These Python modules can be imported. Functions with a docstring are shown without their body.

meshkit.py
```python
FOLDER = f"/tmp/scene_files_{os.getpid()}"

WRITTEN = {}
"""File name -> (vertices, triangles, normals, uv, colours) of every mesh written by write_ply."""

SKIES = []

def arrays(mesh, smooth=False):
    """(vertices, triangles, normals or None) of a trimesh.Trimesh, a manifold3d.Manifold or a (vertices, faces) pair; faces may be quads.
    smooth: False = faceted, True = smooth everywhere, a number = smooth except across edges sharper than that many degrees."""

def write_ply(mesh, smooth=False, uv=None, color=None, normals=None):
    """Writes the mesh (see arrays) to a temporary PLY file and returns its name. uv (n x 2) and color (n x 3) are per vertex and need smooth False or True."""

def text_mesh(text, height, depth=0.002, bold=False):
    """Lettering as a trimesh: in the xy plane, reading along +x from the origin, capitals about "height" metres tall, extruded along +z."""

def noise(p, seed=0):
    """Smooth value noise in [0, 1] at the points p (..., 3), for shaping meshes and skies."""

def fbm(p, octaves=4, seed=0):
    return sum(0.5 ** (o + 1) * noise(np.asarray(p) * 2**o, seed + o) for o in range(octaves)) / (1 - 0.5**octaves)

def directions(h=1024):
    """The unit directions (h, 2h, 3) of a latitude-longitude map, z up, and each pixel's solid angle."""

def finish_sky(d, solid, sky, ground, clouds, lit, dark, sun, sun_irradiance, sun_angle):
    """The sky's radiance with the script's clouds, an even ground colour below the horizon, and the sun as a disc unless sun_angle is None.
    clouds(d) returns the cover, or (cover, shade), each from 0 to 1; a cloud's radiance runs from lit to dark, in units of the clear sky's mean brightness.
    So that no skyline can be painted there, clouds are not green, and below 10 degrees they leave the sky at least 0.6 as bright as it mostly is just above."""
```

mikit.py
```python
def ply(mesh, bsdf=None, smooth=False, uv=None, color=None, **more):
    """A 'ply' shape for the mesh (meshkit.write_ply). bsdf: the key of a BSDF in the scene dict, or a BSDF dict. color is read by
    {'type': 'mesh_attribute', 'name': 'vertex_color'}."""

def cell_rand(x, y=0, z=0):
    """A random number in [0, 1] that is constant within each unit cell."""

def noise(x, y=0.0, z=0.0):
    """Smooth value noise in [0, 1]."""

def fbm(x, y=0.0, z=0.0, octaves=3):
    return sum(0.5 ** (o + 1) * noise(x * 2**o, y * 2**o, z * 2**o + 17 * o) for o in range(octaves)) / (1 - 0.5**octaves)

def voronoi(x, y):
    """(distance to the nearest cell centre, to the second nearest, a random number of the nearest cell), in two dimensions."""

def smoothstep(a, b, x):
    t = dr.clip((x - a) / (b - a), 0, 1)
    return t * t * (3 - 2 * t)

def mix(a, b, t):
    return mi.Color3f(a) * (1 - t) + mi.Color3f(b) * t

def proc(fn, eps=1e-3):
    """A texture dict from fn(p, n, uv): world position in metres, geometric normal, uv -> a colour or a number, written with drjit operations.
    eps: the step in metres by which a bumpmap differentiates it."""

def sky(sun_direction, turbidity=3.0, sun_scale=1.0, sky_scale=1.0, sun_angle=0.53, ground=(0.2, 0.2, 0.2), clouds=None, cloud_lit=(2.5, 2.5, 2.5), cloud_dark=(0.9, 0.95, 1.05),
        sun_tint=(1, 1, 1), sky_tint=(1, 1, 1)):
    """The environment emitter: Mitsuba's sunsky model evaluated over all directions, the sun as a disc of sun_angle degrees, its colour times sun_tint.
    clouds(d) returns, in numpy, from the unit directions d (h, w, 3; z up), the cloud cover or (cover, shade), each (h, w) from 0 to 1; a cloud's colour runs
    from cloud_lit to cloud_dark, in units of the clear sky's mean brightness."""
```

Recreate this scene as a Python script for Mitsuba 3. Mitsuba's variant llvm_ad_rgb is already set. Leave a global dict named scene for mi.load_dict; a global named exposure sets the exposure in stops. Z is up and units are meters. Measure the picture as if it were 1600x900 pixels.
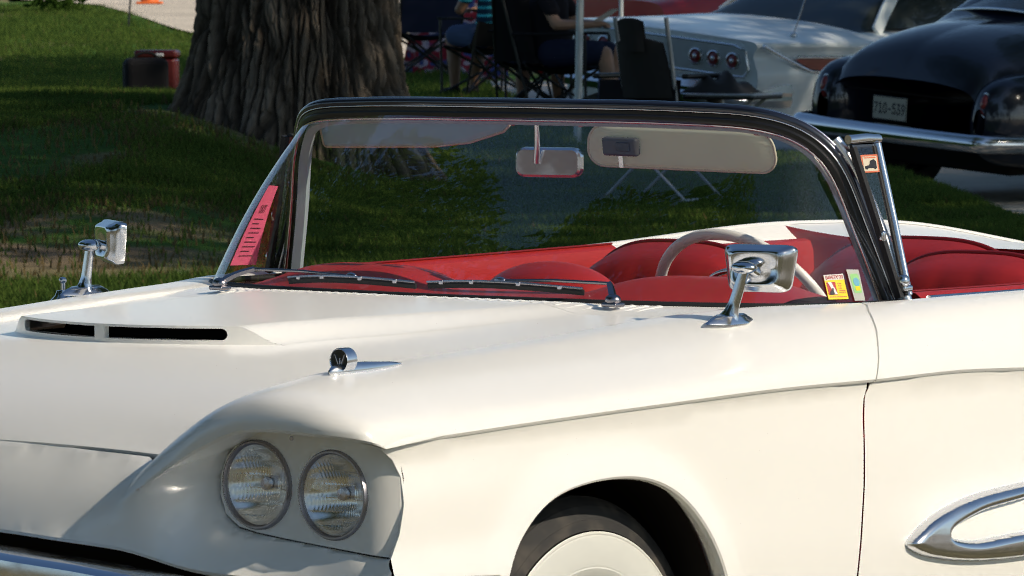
import math, random
import numpy as np, trimesh, mitsuba as mi, drjit as dr
import manifold3d as m3
from scipy.interpolate import PchipInterpolator, RBFInterpolator, CubicSpline, Akima1DInterpolator
from scipy.spatial import Delaunay
from shapely.geometry import Polygon, Point, LineString
import shapely
import mikit, meshkit

# ------------------------------------------------------------------ camera, sky, exposure
scene, labels = {'type': 'scene'}, {}
EYE = np.array([-6.875, -7.031, 1.587])
YAW, PITCH, ROLL = 0.68645, 0.056783, -0.004958
_d = np.array([math.cos(YAW) * math.cos(PITCH), math.sin(YAW) * math.cos(PITCH), -math.sin(PITCH)])
_r = np.array([math.sin(YAW), -math.cos(YAW), 0.0])
_u = np.cross(_r, _d)
_up = -math.sin(ROLL) * _r + math.cos(ROLL) * _u
T4 = mi.ScalarTransform4f
scene['camera'] = {'type': 'thinlens', 'aperture_radius': 0.0030, 'focus_distance': 10.7, 'fov': math.degrees(2 * math.atan(800 / 9000.0)), 'fov_axis': 'x',
                   'near_clip': 0.5, 'far_clip': 900.0,
                   'to_world': T4().look_at(origin=EYE.tolist(), target=(EYE + _d).tolist(), up=_up.tolist())}
SUN = (0.10, -0.86, 0.585)
scene['sky'] = mikit.sky(SUN, turbidity=3, sun_scale=1.0, sky_scale=1.1, sun_tint=(.90, .985, 1.14))
exposure = 1.47

# ------------------------------------------------------------------ helpers
rng = np.random.default_rng(7)
FWD = np.array([math.cos(YAW), math.sin(YAW), 0.0])      # site frame: FWD runs from the photographer into the park, RGT to the right
RGT = np.array([math.sin(YAW), -math.cos(YAW), 0.0])
ORG = np.array([EYE[0], EYE[1], 0.0])

def site(D, s, z=0.0):
    return ORG + FWD * D + RGT * s + np.array([0, 0, z])

used = {}
def key_for(name, parent=None):
    k = (parent + '__' if parent else '') + name
    n = used.get(k, -1) + 1
    used[k] = n
    return k if n == 0 else '%s_%03d' % (k, n)

def tm(v, f, merge=True):
    f = np.asarray(f)
    if len(f) and f.shape[1] == 4:
        f = np.vstack([f[:, [0, 1, 2]], f[:, [0, 2, 3]]])
    m = trimesh.Trimesh(np.asarray(v, float), f, process=False)
    if merge:
        m.merge_vertices(digits_vertex=6)
        m.update_faces(m.nondegenerate_faces())
    return m

def cat(*ms):
    out = []
    for m in ms:
        if isinstance(m, (list, tuple)):
            out += list(m)
        else:
            out.append(m)
    return trimesh.util.concatenate(out)

def obj(name, mesh, mat, parent=None, smooth=35, label=None, category=None, group=None, kind=None, **kw):
    k = key_for(name, parent)
    scene[k] = mikit.ply(mesh, mat, smooth=smooth, **kw)
    e = {}
    if label: e['label'] = label
    if category: e['category'] = category
    if group: e['group'] = group
    if kind: e['kind'] = kind
    if e: labels[k] = e
    return k

def thing(name, label, category, group=None):
    k = key_for(name)
    labels[k] = {'label': label, 'category': category}
    if group: labels[k]['group'] = group
    return k

def mirror(m):
    m = m.copy()
    m.vertices = m.vertices * [1, -1, 1]
    m.faces = m.faces[:, ::-1]
    return m

def gridmesh(Pt, close_u=False, close_v=False, merge=True):
    Pt = np.asarray(Pt, float)
    n, m = Pt.shape[:2]
    a = np.arange(n if close_u else n - 1)[:, None]
    b = np.arange(m if close_v else m - 1)[None, :]
    i = lambda u, v: (u % n) * m + v % m
    f = np.stack([i(a, b), i(a + 1, b), i(a + 1, b + 1), i(a, b + 1)], -1).reshape(-1, 4)
    return tm(Pt.reshape(-1, 3), f, merge)

def frames(p, up=(0, 0, 1), closed=False):
    p = np.asarray(p, float)
    t = np.gradient(p, axis=0) if not closed else np.roll(p, -1, 0) - np.roll(p, 1, 0)
    t /= np.linalg.norm(t, axis=1, keepdims=True) + 1e-12
    up = np.broadcast_to(np.asarray(up, float), p.shape)
    s = np.cross(t, up)
    bad = np.linalg.norm(s, axis=1) < 1e-3
    s[bad] = np.cross(t[bad], [1, 0.13, 0])
    s /= np.linalg.norm(s, axis=1, keepdims=True)
    return t, s, np.cross(s, t)

def sweep(p, prof, up=(0, 0, 1), closed=False, caps=True, scale=None):
    """closed profile (k,2) swept along p: first profile axis = side (t x up), second = up."""
    p = np.asarray(p, float)
    t, s, b = frames(p, up, closed)
    prof = np.asarray(prof, float)
    sc = np.ones(len(p)) if scale is None else np.asarray(scale, float)
    V = p[:, None] + s[:, None] * prof[None, :, :1] * sc[:, None, None] + b[:, None] * prof[None, :, 1:] * sc[:, None, None]
    m = gridmesh(V, close_u=closed, close_v=True, merge=False)
    if caps and not closed:
        n, k = V.shape[:2]
        vs = list(m.vertices); fs = [list(f) for f in m.faces]
        for e in (0, n - 1):
            c = len(vs); vs.append(V[e].mean(0))
            for j in range(k):
                q = [e * k + j, e * k + (j + 1) % k]
                fs.append([c] + (q if e == 0 else q[::-1]))
        m = trimesh.Trimesh(vs, fs, process=False)
    m.merge_vertices(digits_vertex=6)
    m.update_faces(m.nondegenerate_faces())
    return m

def circ(r, n=10, ry=None):
    a = np.linspace(0, 2 * np.pi, n, endpoint=False)
    return np.c_[np.cos(a) * r, np.sin(a) * (ry or r)]

def tube(p, r=0.01, n=10, up=(0, 0, 1), closed=False, scale=None):
    return sweep(p, circ(r, n), up, closed, True, scale)

def smoothpath(pts, n=40, closed=False):
    pts = np.asarray(pts, float)
    if closed:
        pts = np.vstack([pts, pts[:1]])
    t = np.r_[0, np.cumsum(np.linalg.norm(np.diff(pts, axis=0), axis=1))]
    q = CubicSpline(t, pts, bc_type='periodic' if closed else 'natural')(np.linspace(0, t[-1], n + (1 if closed else 0)))
    return q[:-1] if closed else q

def rbox(size, r=0.01, c=(0, 0, 0), sub=1):
    h = np.maximum(np.asarray(size, float) / 2 - r, 1e-5)
    s = trimesh.creation.icosphere(sub, r).vertices
    pts = np.vstack([s + h * np.array([i, j, k]) for i in (-1, 1) for j in (-1, 1) for k in (-1, 1)])
    m = trimesh.Trimesh(pts).convex_hull
    m.apply_translation(c)
    return m

def hull(pts):
    return trimesh.Trimesh(np.asarray(pts, float)).convex_hull

def ellipsoid(r, c=(0, 0, 0), sub=3):
    m = trimesh.creation.icosphere(sub, 1.0)
    m.vertices = m.vertices * np.asarray(r) + np.asarray(c)
    return m

def lathe(prof, axis='y', n=48, c=(0, 0, 0)):
    """prof: (radius, height along the axis)"""
    a = np.linspace(0, 2 * np.pi, n, endpoint=False)
    pr = np.asarray(prof, float)
    V = np.stack([pr[:, None, 0] * np.cos(a), pr[:, None, 0] * np.sin(a), np.repeat(pr[:, 1:2], n, 1)], -1)
    if axis == 'y': V = V[..., [0, 2, 1]]
    if axis == 'x': V = V[..., [2, 0, 1]]
    return gridmesh(V + np.asarray(c), close_v=True)

def plate(poly, thick=0.004):
    gs = list(getattr(poly, 'geoms', [poly]))
    return cat([trimesh.creation.extrude_polygon(g, thick, engine='earcut') for g in gs])

def place(m, o, ex, ey, ez=None):
    ex, ey = np.asarray(ex, float), np.asarray(ey, float)
    ez = np.cross(ex, ey) if ez is None else np.asarray(ez, float)
    m = m.copy()
    m.vertices = np.asarray(o) + m.vertices[:, :1] * ex + m.vertices[:, 1:2] * ey + m.vertices[:, 2:3] * ez
    return m

def region(poly, h):
    """triangulate a 2-D polygon with points about h apart: (points, triangles, boundary rings as index lists)"""
    if poly.geom_type != 'Polygon':
        poly = max((g for g in poly.geoms if g.geom_type == 'Polygon'), key=lambda g: g.area)
    pts, rings = [], []
    for ring in [poly.exterior] + list(poly.interiors):
        c = np.array(ring.coords)[:-1]
        idx = []
        for a, b in zip(c, np.roll(c, -1, 0)):
            k = max(1, int(round(np.linalg.norm(b - a) / h)))
            for t in range(k):
                idx.append(len(pts)); pts.append(a + (b - a) * t / k)
        rings.append(idx)
    x0, y0, x1, y1 = poly.bounds
    gx, gy = np.meshgrid(np.arange(x0, x1, h), np.arange(y0, y1, h * 0.87))
    gx = gx + (np.arange(gx.shape[0])[:, None] % 2) * h / 2
    g = np.c_[gx.ravel(), gy.ravel()]
    inner = poly.buffer(-0.45 * h)
    g = g[shapely.contains_xy(inner, g[:, 0], g[:, 1])]
    P2 = np.vstack([np.array(pts), g])
    tri = Delaunay(P2).simplices
    cen = P2[tri].mean(1)
    tri = tri[shapely.contains_xy(poly.buffer(1e-6), cen[:, 0], cen[:, 1])]
    a = P2[tri]
    ar = np.cross(a[:, 1] - a[:, 0], a[:, 2] - a[:, 0])
    tri = tri[np.abs(ar) > 1e-9]
    tri[ar[np.abs(ar) > 1e-9] < 0] = tri[ar[np.abs(ar) > 1e-9] < 0][:, ::-1]
    return P2, tri, rings

def edge_strip(V, ring, off):
    """a strip from the boundary ring (closed) to the ring moved by off (vector or per-vertex array)"""
    ring = list(ring) + [ring[0]]
    A = V[ring]; O = np.broadcast_to(off, V.shape)[ring]
    return gridmesh(np.stack([A, A + O], 1), merge=False)

# ------------------------------------------------------------------ materials
def rgb(*c): return {'type': 'rgb', 'value': list(c)}
def two(b): return {'type': 'twosided', 'bsdf': b}
def bsdf(name, d): scene[name] = d; return name
N, F, SS, MIX = mikit.noise, mikit.fbm, mikit.smoothstep, mikit.mix
def pr(base, rough=0.5, spec=0.5, **kw):
    b = base if isinstance(base, dict) else rgb(*base)
    return two({'type': 'principled', 'base_color': b, 'roughness': rough, 'specular': spec, **kw})

bsdf('paint_cream', pr(mikit.proc(lambda p, n, uv: mi.Color3f(0.815, 0.805, 0.765) * (0.985 + 0.03 * F(p.x * 3, p.y * 3, p.z * 3))), 0.22, 0.55, clearcoat=1.0, clearcoat_gloss=0.97))
bsdf('chrome', two({'type': 'roughconductor', 'material': 'Al', 'distribution': 'ggx', 'alpha': mikit.proc(lambda p, n, uv: 0.02 + 0.03 * SS(0.45, 0.8, F(p.x * 25, p.y * 25, p.z * 25))), 'specular_reflectance': rgb(.84, .86, .89)}))
bsdf('steel', two({'type': 'roughconductor', 'material': 'Cr', 'alpha': 0.18}))
bsdf('aluminium', two({'type': 'roughconductor', 'material': 'Al', 'alpha': 0.22}))
bsdf('rubber', pr((0.018, 0.018, 0.019), 0.6, 0.4))
bsdf('tyre_rubber', pr(mikit.proc(lambda p, n, uv: MIX((0.035, 0.035, 0.036), (0.075, 0.068, 0.06), SS(0.4, 0.75, F(p.x * 25, p.y * 25, p.z * 25)))), 0.75, 0.3))
bsdf('whitewall_rubber', pr(mikit.proc(lambda p, n, uv: mi.Color3f(0.66, 0.67, 0.63) * (0.92 + 0.12 * F(p.x * 14, p.y * 14, p.z * 14))), 0.5, 0.4))
bsdf('black_trim', pr((0.012, 0.012, 0.013), 0.25, 0.5))
bsdf('dark_cavity', pr((0.012, 0.010, 0.009), 0.9, 0.1))
bsdf('red_vinyl', two({'type': 'bumpmap', 'arbitrary': mikit.proc(lambda p, n, uv: F(p.x * 420, p.y * 420, p.z * 420, octaves=2), eps=4e-4), 'scale': 0.0006,
      'bsdf': {'type': 'principled', 'base_color': mikit.proc(lambda p, n, uv: mi.Color3f(0.37, 0.020, 0.019) * (0.85 + 0.3 * F(p.x * 9, p.y * 9, p.z * 9))), 'roughness': 0.38, 'specular': 0.5}}))
bsdf('red_cloth', pr(mikit.proc(lambda p, n, uv: mi.Color3f(0.30, 0.016, 0.024) * (0.75 + 0.5 * F(p.x * 60, p.y * 60, p.z * 60))), 0.7, 0.3, sheen=0.4))
bsdf('glass_pane', {'type': 'thindielectric', 'int_ior': 1.5})
bsdf('ivory_plastic', pr((0.80, 0.79, 0.74), 0.3, 0.5))
bsdf('grey_vinyl', {'type': 'principledthin', 'base_color': rgb(.46, .56, .60), 'roughness': .45, 'diff_trans': .7, 'spec_trans': 0.0, 'eta': 1.45})
bsdf('pale_vinyl', {'type': 'principledthin', 'base_color': rgb(.80, .82, .68), 'roughness': .5, 'diff_trans': .9, 'spec_trans': 0.0, 'eta': 1.45})
bsdf('smoke_plastic', pr((0.05, 0.05, 0.05), 0.35, 0.5))
bsdf('paint_black', pr((.010, .013, .026), .10, .6, clearcoat=1.0, clearcoat_gloss=.99))

bsdf('polished_steel', two({'type': 'roughconductor', 'material': 'Al', 'alpha': 0.12}))
# ================================================================== the cream convertible (x runs to its tail, y to its passenger side)
CAR = thing('convertible_car', 'cream 1950s convertible with its top down, red interior and twin round headlights, filling the foreground', 'car')
P1 = PchipInterpolator
# --- body side: control points per station, t = 0 seam beside the hood ... 6 crease lip | 7 under the lip ... 12 bottom edge
ST = {
 0.18: [(-.575,.860),(-.63,.893),(-.68,.899),(-.75,.897),(-.84,.878),(-.905,.845),(-.950,.800),(-.932,.786),(-.928,.76),(-.942,.70),(-.942,.63),(-.950,.570),(-.92,.36)],
 0.40: [(-.585,.868),(-.64,.893),(-.685,.899),(-.75,.897),(-.84,.878),(-.915,.846),(-.952,.808),(-.938,.793),(-.934,.765),(-.943,.70),(-.943,.63),(-.952,.570),(-.93,.36)],
 0.62: [(-.610,.893),(-.637,.904),(-.69,.908),(-.75,.904),(-.84,.883),(-.92,.850),(-.954,.815),(-.940,.800),(-.936,.77),(-.942,.70),(-.942,.63),(-.945,.565),(-.93,.34)],
 0.95: [(-.628,.911),(-.648,.920),(-.695,.922),(-.755,.915),(-.85,.890),(-.927,.857),(-.957,.823),(-.943,.808),(-.939,.775),(-.940,.70),(-.940,.63),(-.942,.56),(-.93,.33)],
 1.35: [(-.632,.936),(-.652,.943),(-.71,.943),(-.79,.934),(-.87,.909),(-.935,.870),(-.960,.830),(-.946,.815),(-.943,.78),(-.946,.70),(-.946,.63),(-.946,.55),(-.935,.32)],
 1.56: [(-.645,.945),(-.69,.950),(-.75,.949),(-.815,.941),(-.885,.915),(-.939,.874),(-.962,.829),(-.949,.815),(-.946,.78),(-.950,.70),(-.951,.62),(-.952,.54),(-.94,.31)],
 1.80: [(-.800,.949),(-.812,.953),(-.840,.953),(-.880,.944),(-.920,.920),(-.947,.878),(-.964,.831),(-.950,.817),(-.948,.78),(-.953,.70),(-.957,.62),(-.972,.53),(-.95,.31)],
 2.00: [(-.812,.950),(-.822,.954),(-.846,.954),(-.885,.945),(-.922,.919),(-.949,.876),(-.966,.825),(-.952,.811),(-.949,.775),(-.954,.70),(-.960,.615),(-.982,.525),(-.955,.31)],
 2.20: [(-.830,.950),(-.838,.955),(-.858,.955),(-.892,.945),(-.925,.918),(-.950,.872),(-.967,.815),(-.953,.802),(-.950,.77),(-.955,.70),(-.962,.61),(-.990,.52),(-.96,.31)],
 3.00: [(-.855,.955),(-.861,.961),(-.875,.961),(-.897,.950),(-.925,.915),(-.952,.850),(-.970,.76),(-.957,.748),(-.954,.73),(-.957,.68),(-.965,.60),(-.99,.52),(-.96,.31)],
 3.70: [(-.850,.980),(-.856,.986),(-.868,.985),(-.892,.968),(-.922,.915),(-.952,.830),(-.970,.72),(-.957,.71),(-.954,.69),(-.957,.65),(-.965,.58),(-.985,.51),(-.96,.31)],
 4.10: [(-.835,.970),(-.842,.976),(-.855,.974),(-.882,.952),(-.915,.90),(-.945,.80),(-.962,.70),(-.95,.69),(-.947,.67),(-.95,.63),(-.957,.57),(-.965,.50),(-.94,.33)],
 4.60: [(-.81,.905),(-.817,.912),(-.83,.911),(-.86,.89),(-.895,.85),(-.925,.77),(-.94,.68),(-.93,.67),(-.927,.65),(-.93,.61),(-.935,.56),(-.94,.49),(-.92,.36)],
 5.10: [(-.78,.80),(-.785,.805),(-.797,.805),(-.82,.79),(-.85,.76),(-.88,.71),(-.895,.64),(-.888,.63),(-.885,.62),(-.885,.58),(-.885,.53),(-.885,.48),(-.87,.38)],
}
for _k in ST:
    _r = ST[_k]
    _r[7] = (_r[6][0] + .008, _r[6][1] - .006); _r[8] = (_r[6][0] + .016, _r[6][1] - .035)
_xs = np.array(sorted(ST)); _cp = np.array([ST[x] for x in _xs])
_ci = [[P1(_xs, _cp[:, k, c]) for c in (0, 1)] for k in range(13)]

def ctrl(x):
    return np.array([[_ci[k][0](x), _ci[k][1](x)] for k in range(13)])

def S(x, t):
    """points of the body side for arrays x, t of one shape"""
    x = np.asarray(x, float); t = np.asarray(t, float); out = np.zeros(x.shape + (3,))
    flat = out.reshape(-1, 3)
    xf, tf = x.ravel(), t.ravel()
    order = np.round(xf, 6)
    for xv in np.unique(order):
        i = np.where(order == xv)[0]
        c = ctrl(xv)
        tt = tf[i]
        top = tt <= 6
        for sel, lo, hi in ((top, 0, 6), (~top, 7, 12)):
            if sel.any():
                a = Akima1DInterpolator(np.arange(lo, hi + 1), c[lo:hi + 1])
                flat[i[sel], 1:] = a(np.clip(tt[sel], lo, hi))
        flat[i, 0] = xv
    return out

_gx = np.linspace(.18, 5.1, 165); _gt = np.linspace(7, 12, 40)
_G = S(*np.meshgrid(_gx, _gt, indexing='ij'))
def side_y(xz):
    """y of the flank below the crease at (x, z)"""
    xz = np.asarray(xz, float); out = np.empty(len(xz))
    fx = np.clip((xz[:, 0] - _gx[0]) / (_gx[1] - _gx[0]), 0, len(_gx) - 1.001)
    i = fx.astype(int); w = fx - i
    for k in range(len(xz)):
        a = _G[i[k]] * (1 - w[k]) + _G[i[k] + 1] * w[k]
        out[k] = np.interp(-xz[k, 1], -a[:, 2], a[:, 1])
    return out
def under_z(x): return _ci[7][1](x)

ARCH = smoothpath([(.500,.34),(.507,.50),(.522,.565),(.566,.627),(.632,.676),(.720,.700),(.80,.706),(.880,.702),(.955,.684),(1.005,.660),(1.075,.600),(1.125,.525),(1.158,.44),(1.17,.34)], 60)
gap_t = P1([0, 2, 3, 4, 5, 5.6, 6], [1.755, 1.725, 1.69, 1.650, 1.603, 1.578, 1.566])
def gap_side(z): return np.interp(z, [.32, .475, .64, .76, .802, .815], [1.515, 1.527, 1.545, 1.547, 1.552, 1.562])

def side_panel(poly, arch=None, h=0.022):
    P2, tri, rings = region(poly, h)
    y = side_y(P2)
    if arch is not None:
        dist = shapely.distance(arch, shapely.points(P2[:, 0], P2[:, 1]))
        y = y - 0.014 * np.exp(-(dist / 0.035) ** 2)
    V = np.c_[P2[:, 0], y, P2[:, 1]]
    return V, tri, rings

# --- front fender: top sheet, flank with the wheel opening, return flanges
def front_fender_side():
    zt = lambda x: under_z(x)
    front = [(.238, .612), (.262, .65), (.274, .70), (.272, .745), (.254, .774), (.220, .7935)]
    top = [(x, float(zt(x))) for x in np.linspace(.23, 1.555, 50)]
    gap = [(float(gap_side(z)), z) for z in np.linspace(.812, .36, 24)]
    bottom = [(1.52, .34), (.50, .34), (.50, .565), (.46, .567), (.30, .578), (.24, .585)]
    poly = Polygon(front + top + gap + bottom).difference(Polygon(list(map(tuple, ARCH)))).buffer(0)
    if poly.geom_type != 'Polygon':
        poly = max(poly.geoms, key=lambda g: g.area)
    al = LineString(ARCH)
    V, tri, rings = side_panel(poly, al, 0.02)
    fe = np.array(front); fe = np.c_[fe[:, 0], side_y(fe), fe[:, 1]]
    ff = gridmesh(np.stack([fe, fe + [.001, .003, 0], fe + [.02, .02, 0]]), merge=False)
    m = cat(tm(V, tri, False), ff)
    A = np.c_[ARCH[:, 0], side_y(ARCH) - 0.014, ARCH[:, 1]]
    c = np.array([.85, .45])
    inn = (c - ARCH); inn /= np.linalg.norm(inn, axis=1, keepdims=True)
    rows = [A, A + np.c_[inn[:, 0] * .004, np.full(len(A), .003), inn[:, 1] * .004], A + np.c_[inn[:, 0] * .006, np.full(len(A), .012), inn[:, 1] * .006], A + np.c_[-inn[:, 0] * .012, np.full(len(A), .05), -inn[:, 1] * .012]]
    fl = gridmesh(np.stack(rows), merge=False)
    return m, fl

def top_sheet(xl, xr, ts, nx):
    t = np.asarray(ts)
    u = np.linspace(0, 1, nx)
    X = np.stack([xl(t) + (xr(t) - xl(t)) * a for a in u])
    return X, np.broadcast_to(t, X.shape)

ts_top = np.r_[np.linspace(0, 2, 11), np.linspace(2.2, 6, 24)]
X, TT = top_sheet(lambda t: np.full_like(t, .40), lambda t: gap_t(t), ts_top, 60)
FT = S(X, TT)
fender_top = gridmesh(FT, merge=False)
lip = gridmesh(np.stack([S(np.linspace(.40, 1.566, 60), np.full(60, 6.0)), S(np.linspace(.40, 1.566, 60), np.full(60, 6.0)) + [0, .003, -.004], S(np.linspace(.40, 1.566, 60), np.full(60, 7.0))]), merge=False)
gap_edge = S(gap_t(ts_top), ts_top)
gap_ret = gridmesh(np.stack([gap_edge, gap_edge + [0.0015, .003, -.004], gap_edge + [.001, .022, -.022]]), merge=False)
gz = np.linspace(.812, .34, 30)
gse = np.c_[gap_side(gz), side_y(np.c_[gap_side(gz), gz]), gz]
gap_ret2 = gridmesh(np.stack([gse, gse + [.001, .004, 0], gse + [0, .03, 0]]), merge=False)
side_m, arch_fl = front_fender_side()
# seam edge beside the hood turns down
se = FT[:, 0]
seam_ret = gridmesh(np.stack([se, se + [0, .003, -.003], se + [0, .004, -.03]]), merge=False)

# --- headlight brow: columns v (0 hood corner ... 6 crease), rows from the fender top to the lip edge
BR = {
 0: [(.40,-.585,.868),(.28,-.530,.822),(.205,-.472,.764),(.165,-.455,.733),(.137,-.44,.69)],
 1: [(.40,-.64,.893),(.28,-.606,.863),(.195,-.557,.820),(.155,-.528,.779),(.137,-.50,.722)],
 2: [(.40,-.685,.899),(.27,-.670,.884),(.175,-.645,.858),(.141,-.624,.824),(.137,-.607,.782)],
 3: [(.40,-.75,.897),(.25,-.745,.891),(.160,-.735,.874),(.139,-.728,.848),(.138,-.722,.821)],
 4: [(.40,-.84,.878),(.25,-.84,.877),(.168,-.84,.866),(.143,-.838,.844),(.141,-.836,.821)],
 5: [(.40,-.915,.846),(.29,-.922,.846),(.195,-.926,.843),(.168,-.927,.830),(.165,-.926,.814)],
 6: [(.40,-.952,.808),(.33,-.951,.806),(.275,-.950,.804),(.235,-.953,.802),(.210,-.955,.800)],
}
_bv = np.array([BR[k] for k in range(7)], float)
vv = np.r_[np.linspace(0, 2, 17), np.linspace(2.125, 6, 32)]
top_t = np.interp(vv, [0, 1, 2, 3, 4, 5, 6], [0, 1, 2, 3, 4, 5, 6])
brc = Akima1DInterpolator(np.arange(7), _bv.reshape(7, -1))(vv).reshape(len(vv), 5, 3)
brc[:, 0] = S(np.full(len(vv), .40), top_t)
ss = np.array([0, .12, .2, .0, 0])
BROW = np.zeros((len(vv), 26, 3))
tanS = (S(np.full(len(vv), .43), top_t) - brc[:, 0]) / .03
for i in range(len(vv)):
    pts = np.vstack([brc[i, 0] + tanS[i] * .06, brc[i]])
    L = np.r_[0, np.cumsum(np.linalg.norm(np.diff(pts, axis=0), axis=1) ** .7)]
    sp = Akima1DInterpolator(L, pts)
    BROW[i] = sp(np.linspace(L[1], L[-1], 26))
brow = gridmesh(BROW, merge=False)
LIP = BROW[:, -1]
w_in = np.clip((vv - 1.1) / .9, 0, 1)[:, None]
lip_r = gridmesh(np.stack([LIP[9:], LIP[9:] + w_in[9:] * [.006, 0, -.005], LIP[9:] + w_in[9:] * [.02, 0, -.004], LIP[9:] + w_in[9:] * [.16, 0, .008]]), merge=False)
crl = np.vstack([BROW[-1, ::-1]])
brow_side = gridmesh(np.stack([BROW[-1], BROW[-1] + [0.002, .003, -.004], np.c_[BROW[-1][:, 0] + .004, side_y(np.c_[BROW[-1][:, 0], under_z(BROW[-1][:, 0])]), under_z(BROW[-1][:, 0])]]), merge=False)

def bezel_outline():
    return Polygon([(-.646,.806),(-.60,.787),(-.570,.760),(-.554,.728),(-.5535,.695),(-.568,.664),(-.600,.645),(-.64,.638),(-.70,.632),(-.75,.6275),(-.834,.6200),(-.918,.6125),(-.928,.635),(-.935,.665),(-.9365,.70),(-.9355,.745),(-.930,.772),(-.914,.787),(-.90,.793),(-.864,.799),(-.80,.806),(-.72,.810)]).buffer(.005).buffer(-.005)
def bez_x(y, z):
    y = np.asarray(y)
    return .252 + .020 * np.clip((-.878 - y) / .058, 0, 1.15) ** 2 + .006 * np.clip((y + .60) / .05, 0, 1) ** 2
# --- front panel under the hood: x as a function of (y, z)
fp = []
for y, dx in ((0, 0), (-.1, 0), (-.2, .002), (-.3, .005)):
    for z, x in ((.80, .215), (.772, .186), (.745, .160), (.72, .140), (.69, .121), (.66, .108), (.635, .099), (.60, .092)):
        fp.append((y, z - abs(y) * .025, x + dx)); 
        if y: fp.append((-y, z - abs(y) * .025, x + dx))
fp += [(-.38, .78, .200), (-.38,.752,.188),(-.38,.71,.145),(-.38,.66,.122),(-.38,.62,.120),(-.38,.58,.118)]
fp += [tuple(q[[1, 2, 0]]) for q in _bv[0, 2:]] + [tuple(q[[1, 2, 0]]) for q in _bv[1, 3:]]
fp += [(-.44,.65,.132),(-.44,.605,.135),(-.48,.68,.142),(-.50,.64,.148),(-.50,.592,.150),(-.528,.695,.172),(-.545,.64,.185),(-.55,.582,.165),
       (-.60,.618,.212),(-.60,.572,.185),(-.67,.612,.236),(-.67,.568,.210),(-.75,.608,.244),(-.75,.566,.228),(-.85,.600,.246),(-.85,.562,.236),
       (-.93,.597,.238),(-.93,.560,.222),(-.95,.60,.245),(-.95,.56,.232)]
fp += [tuple(q[[1, 2, 0]]) for q in [LIP[12], LIP[10], BROW[12, 22], BROW[10, 22]]]
_bo = np.array(bezel_outline().exterior.coords)[:-1:2]
fp += [(y, z, float(bez_x(y, z)) + .002) for y, z in _bo]
fp = np.array(fp)
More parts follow.
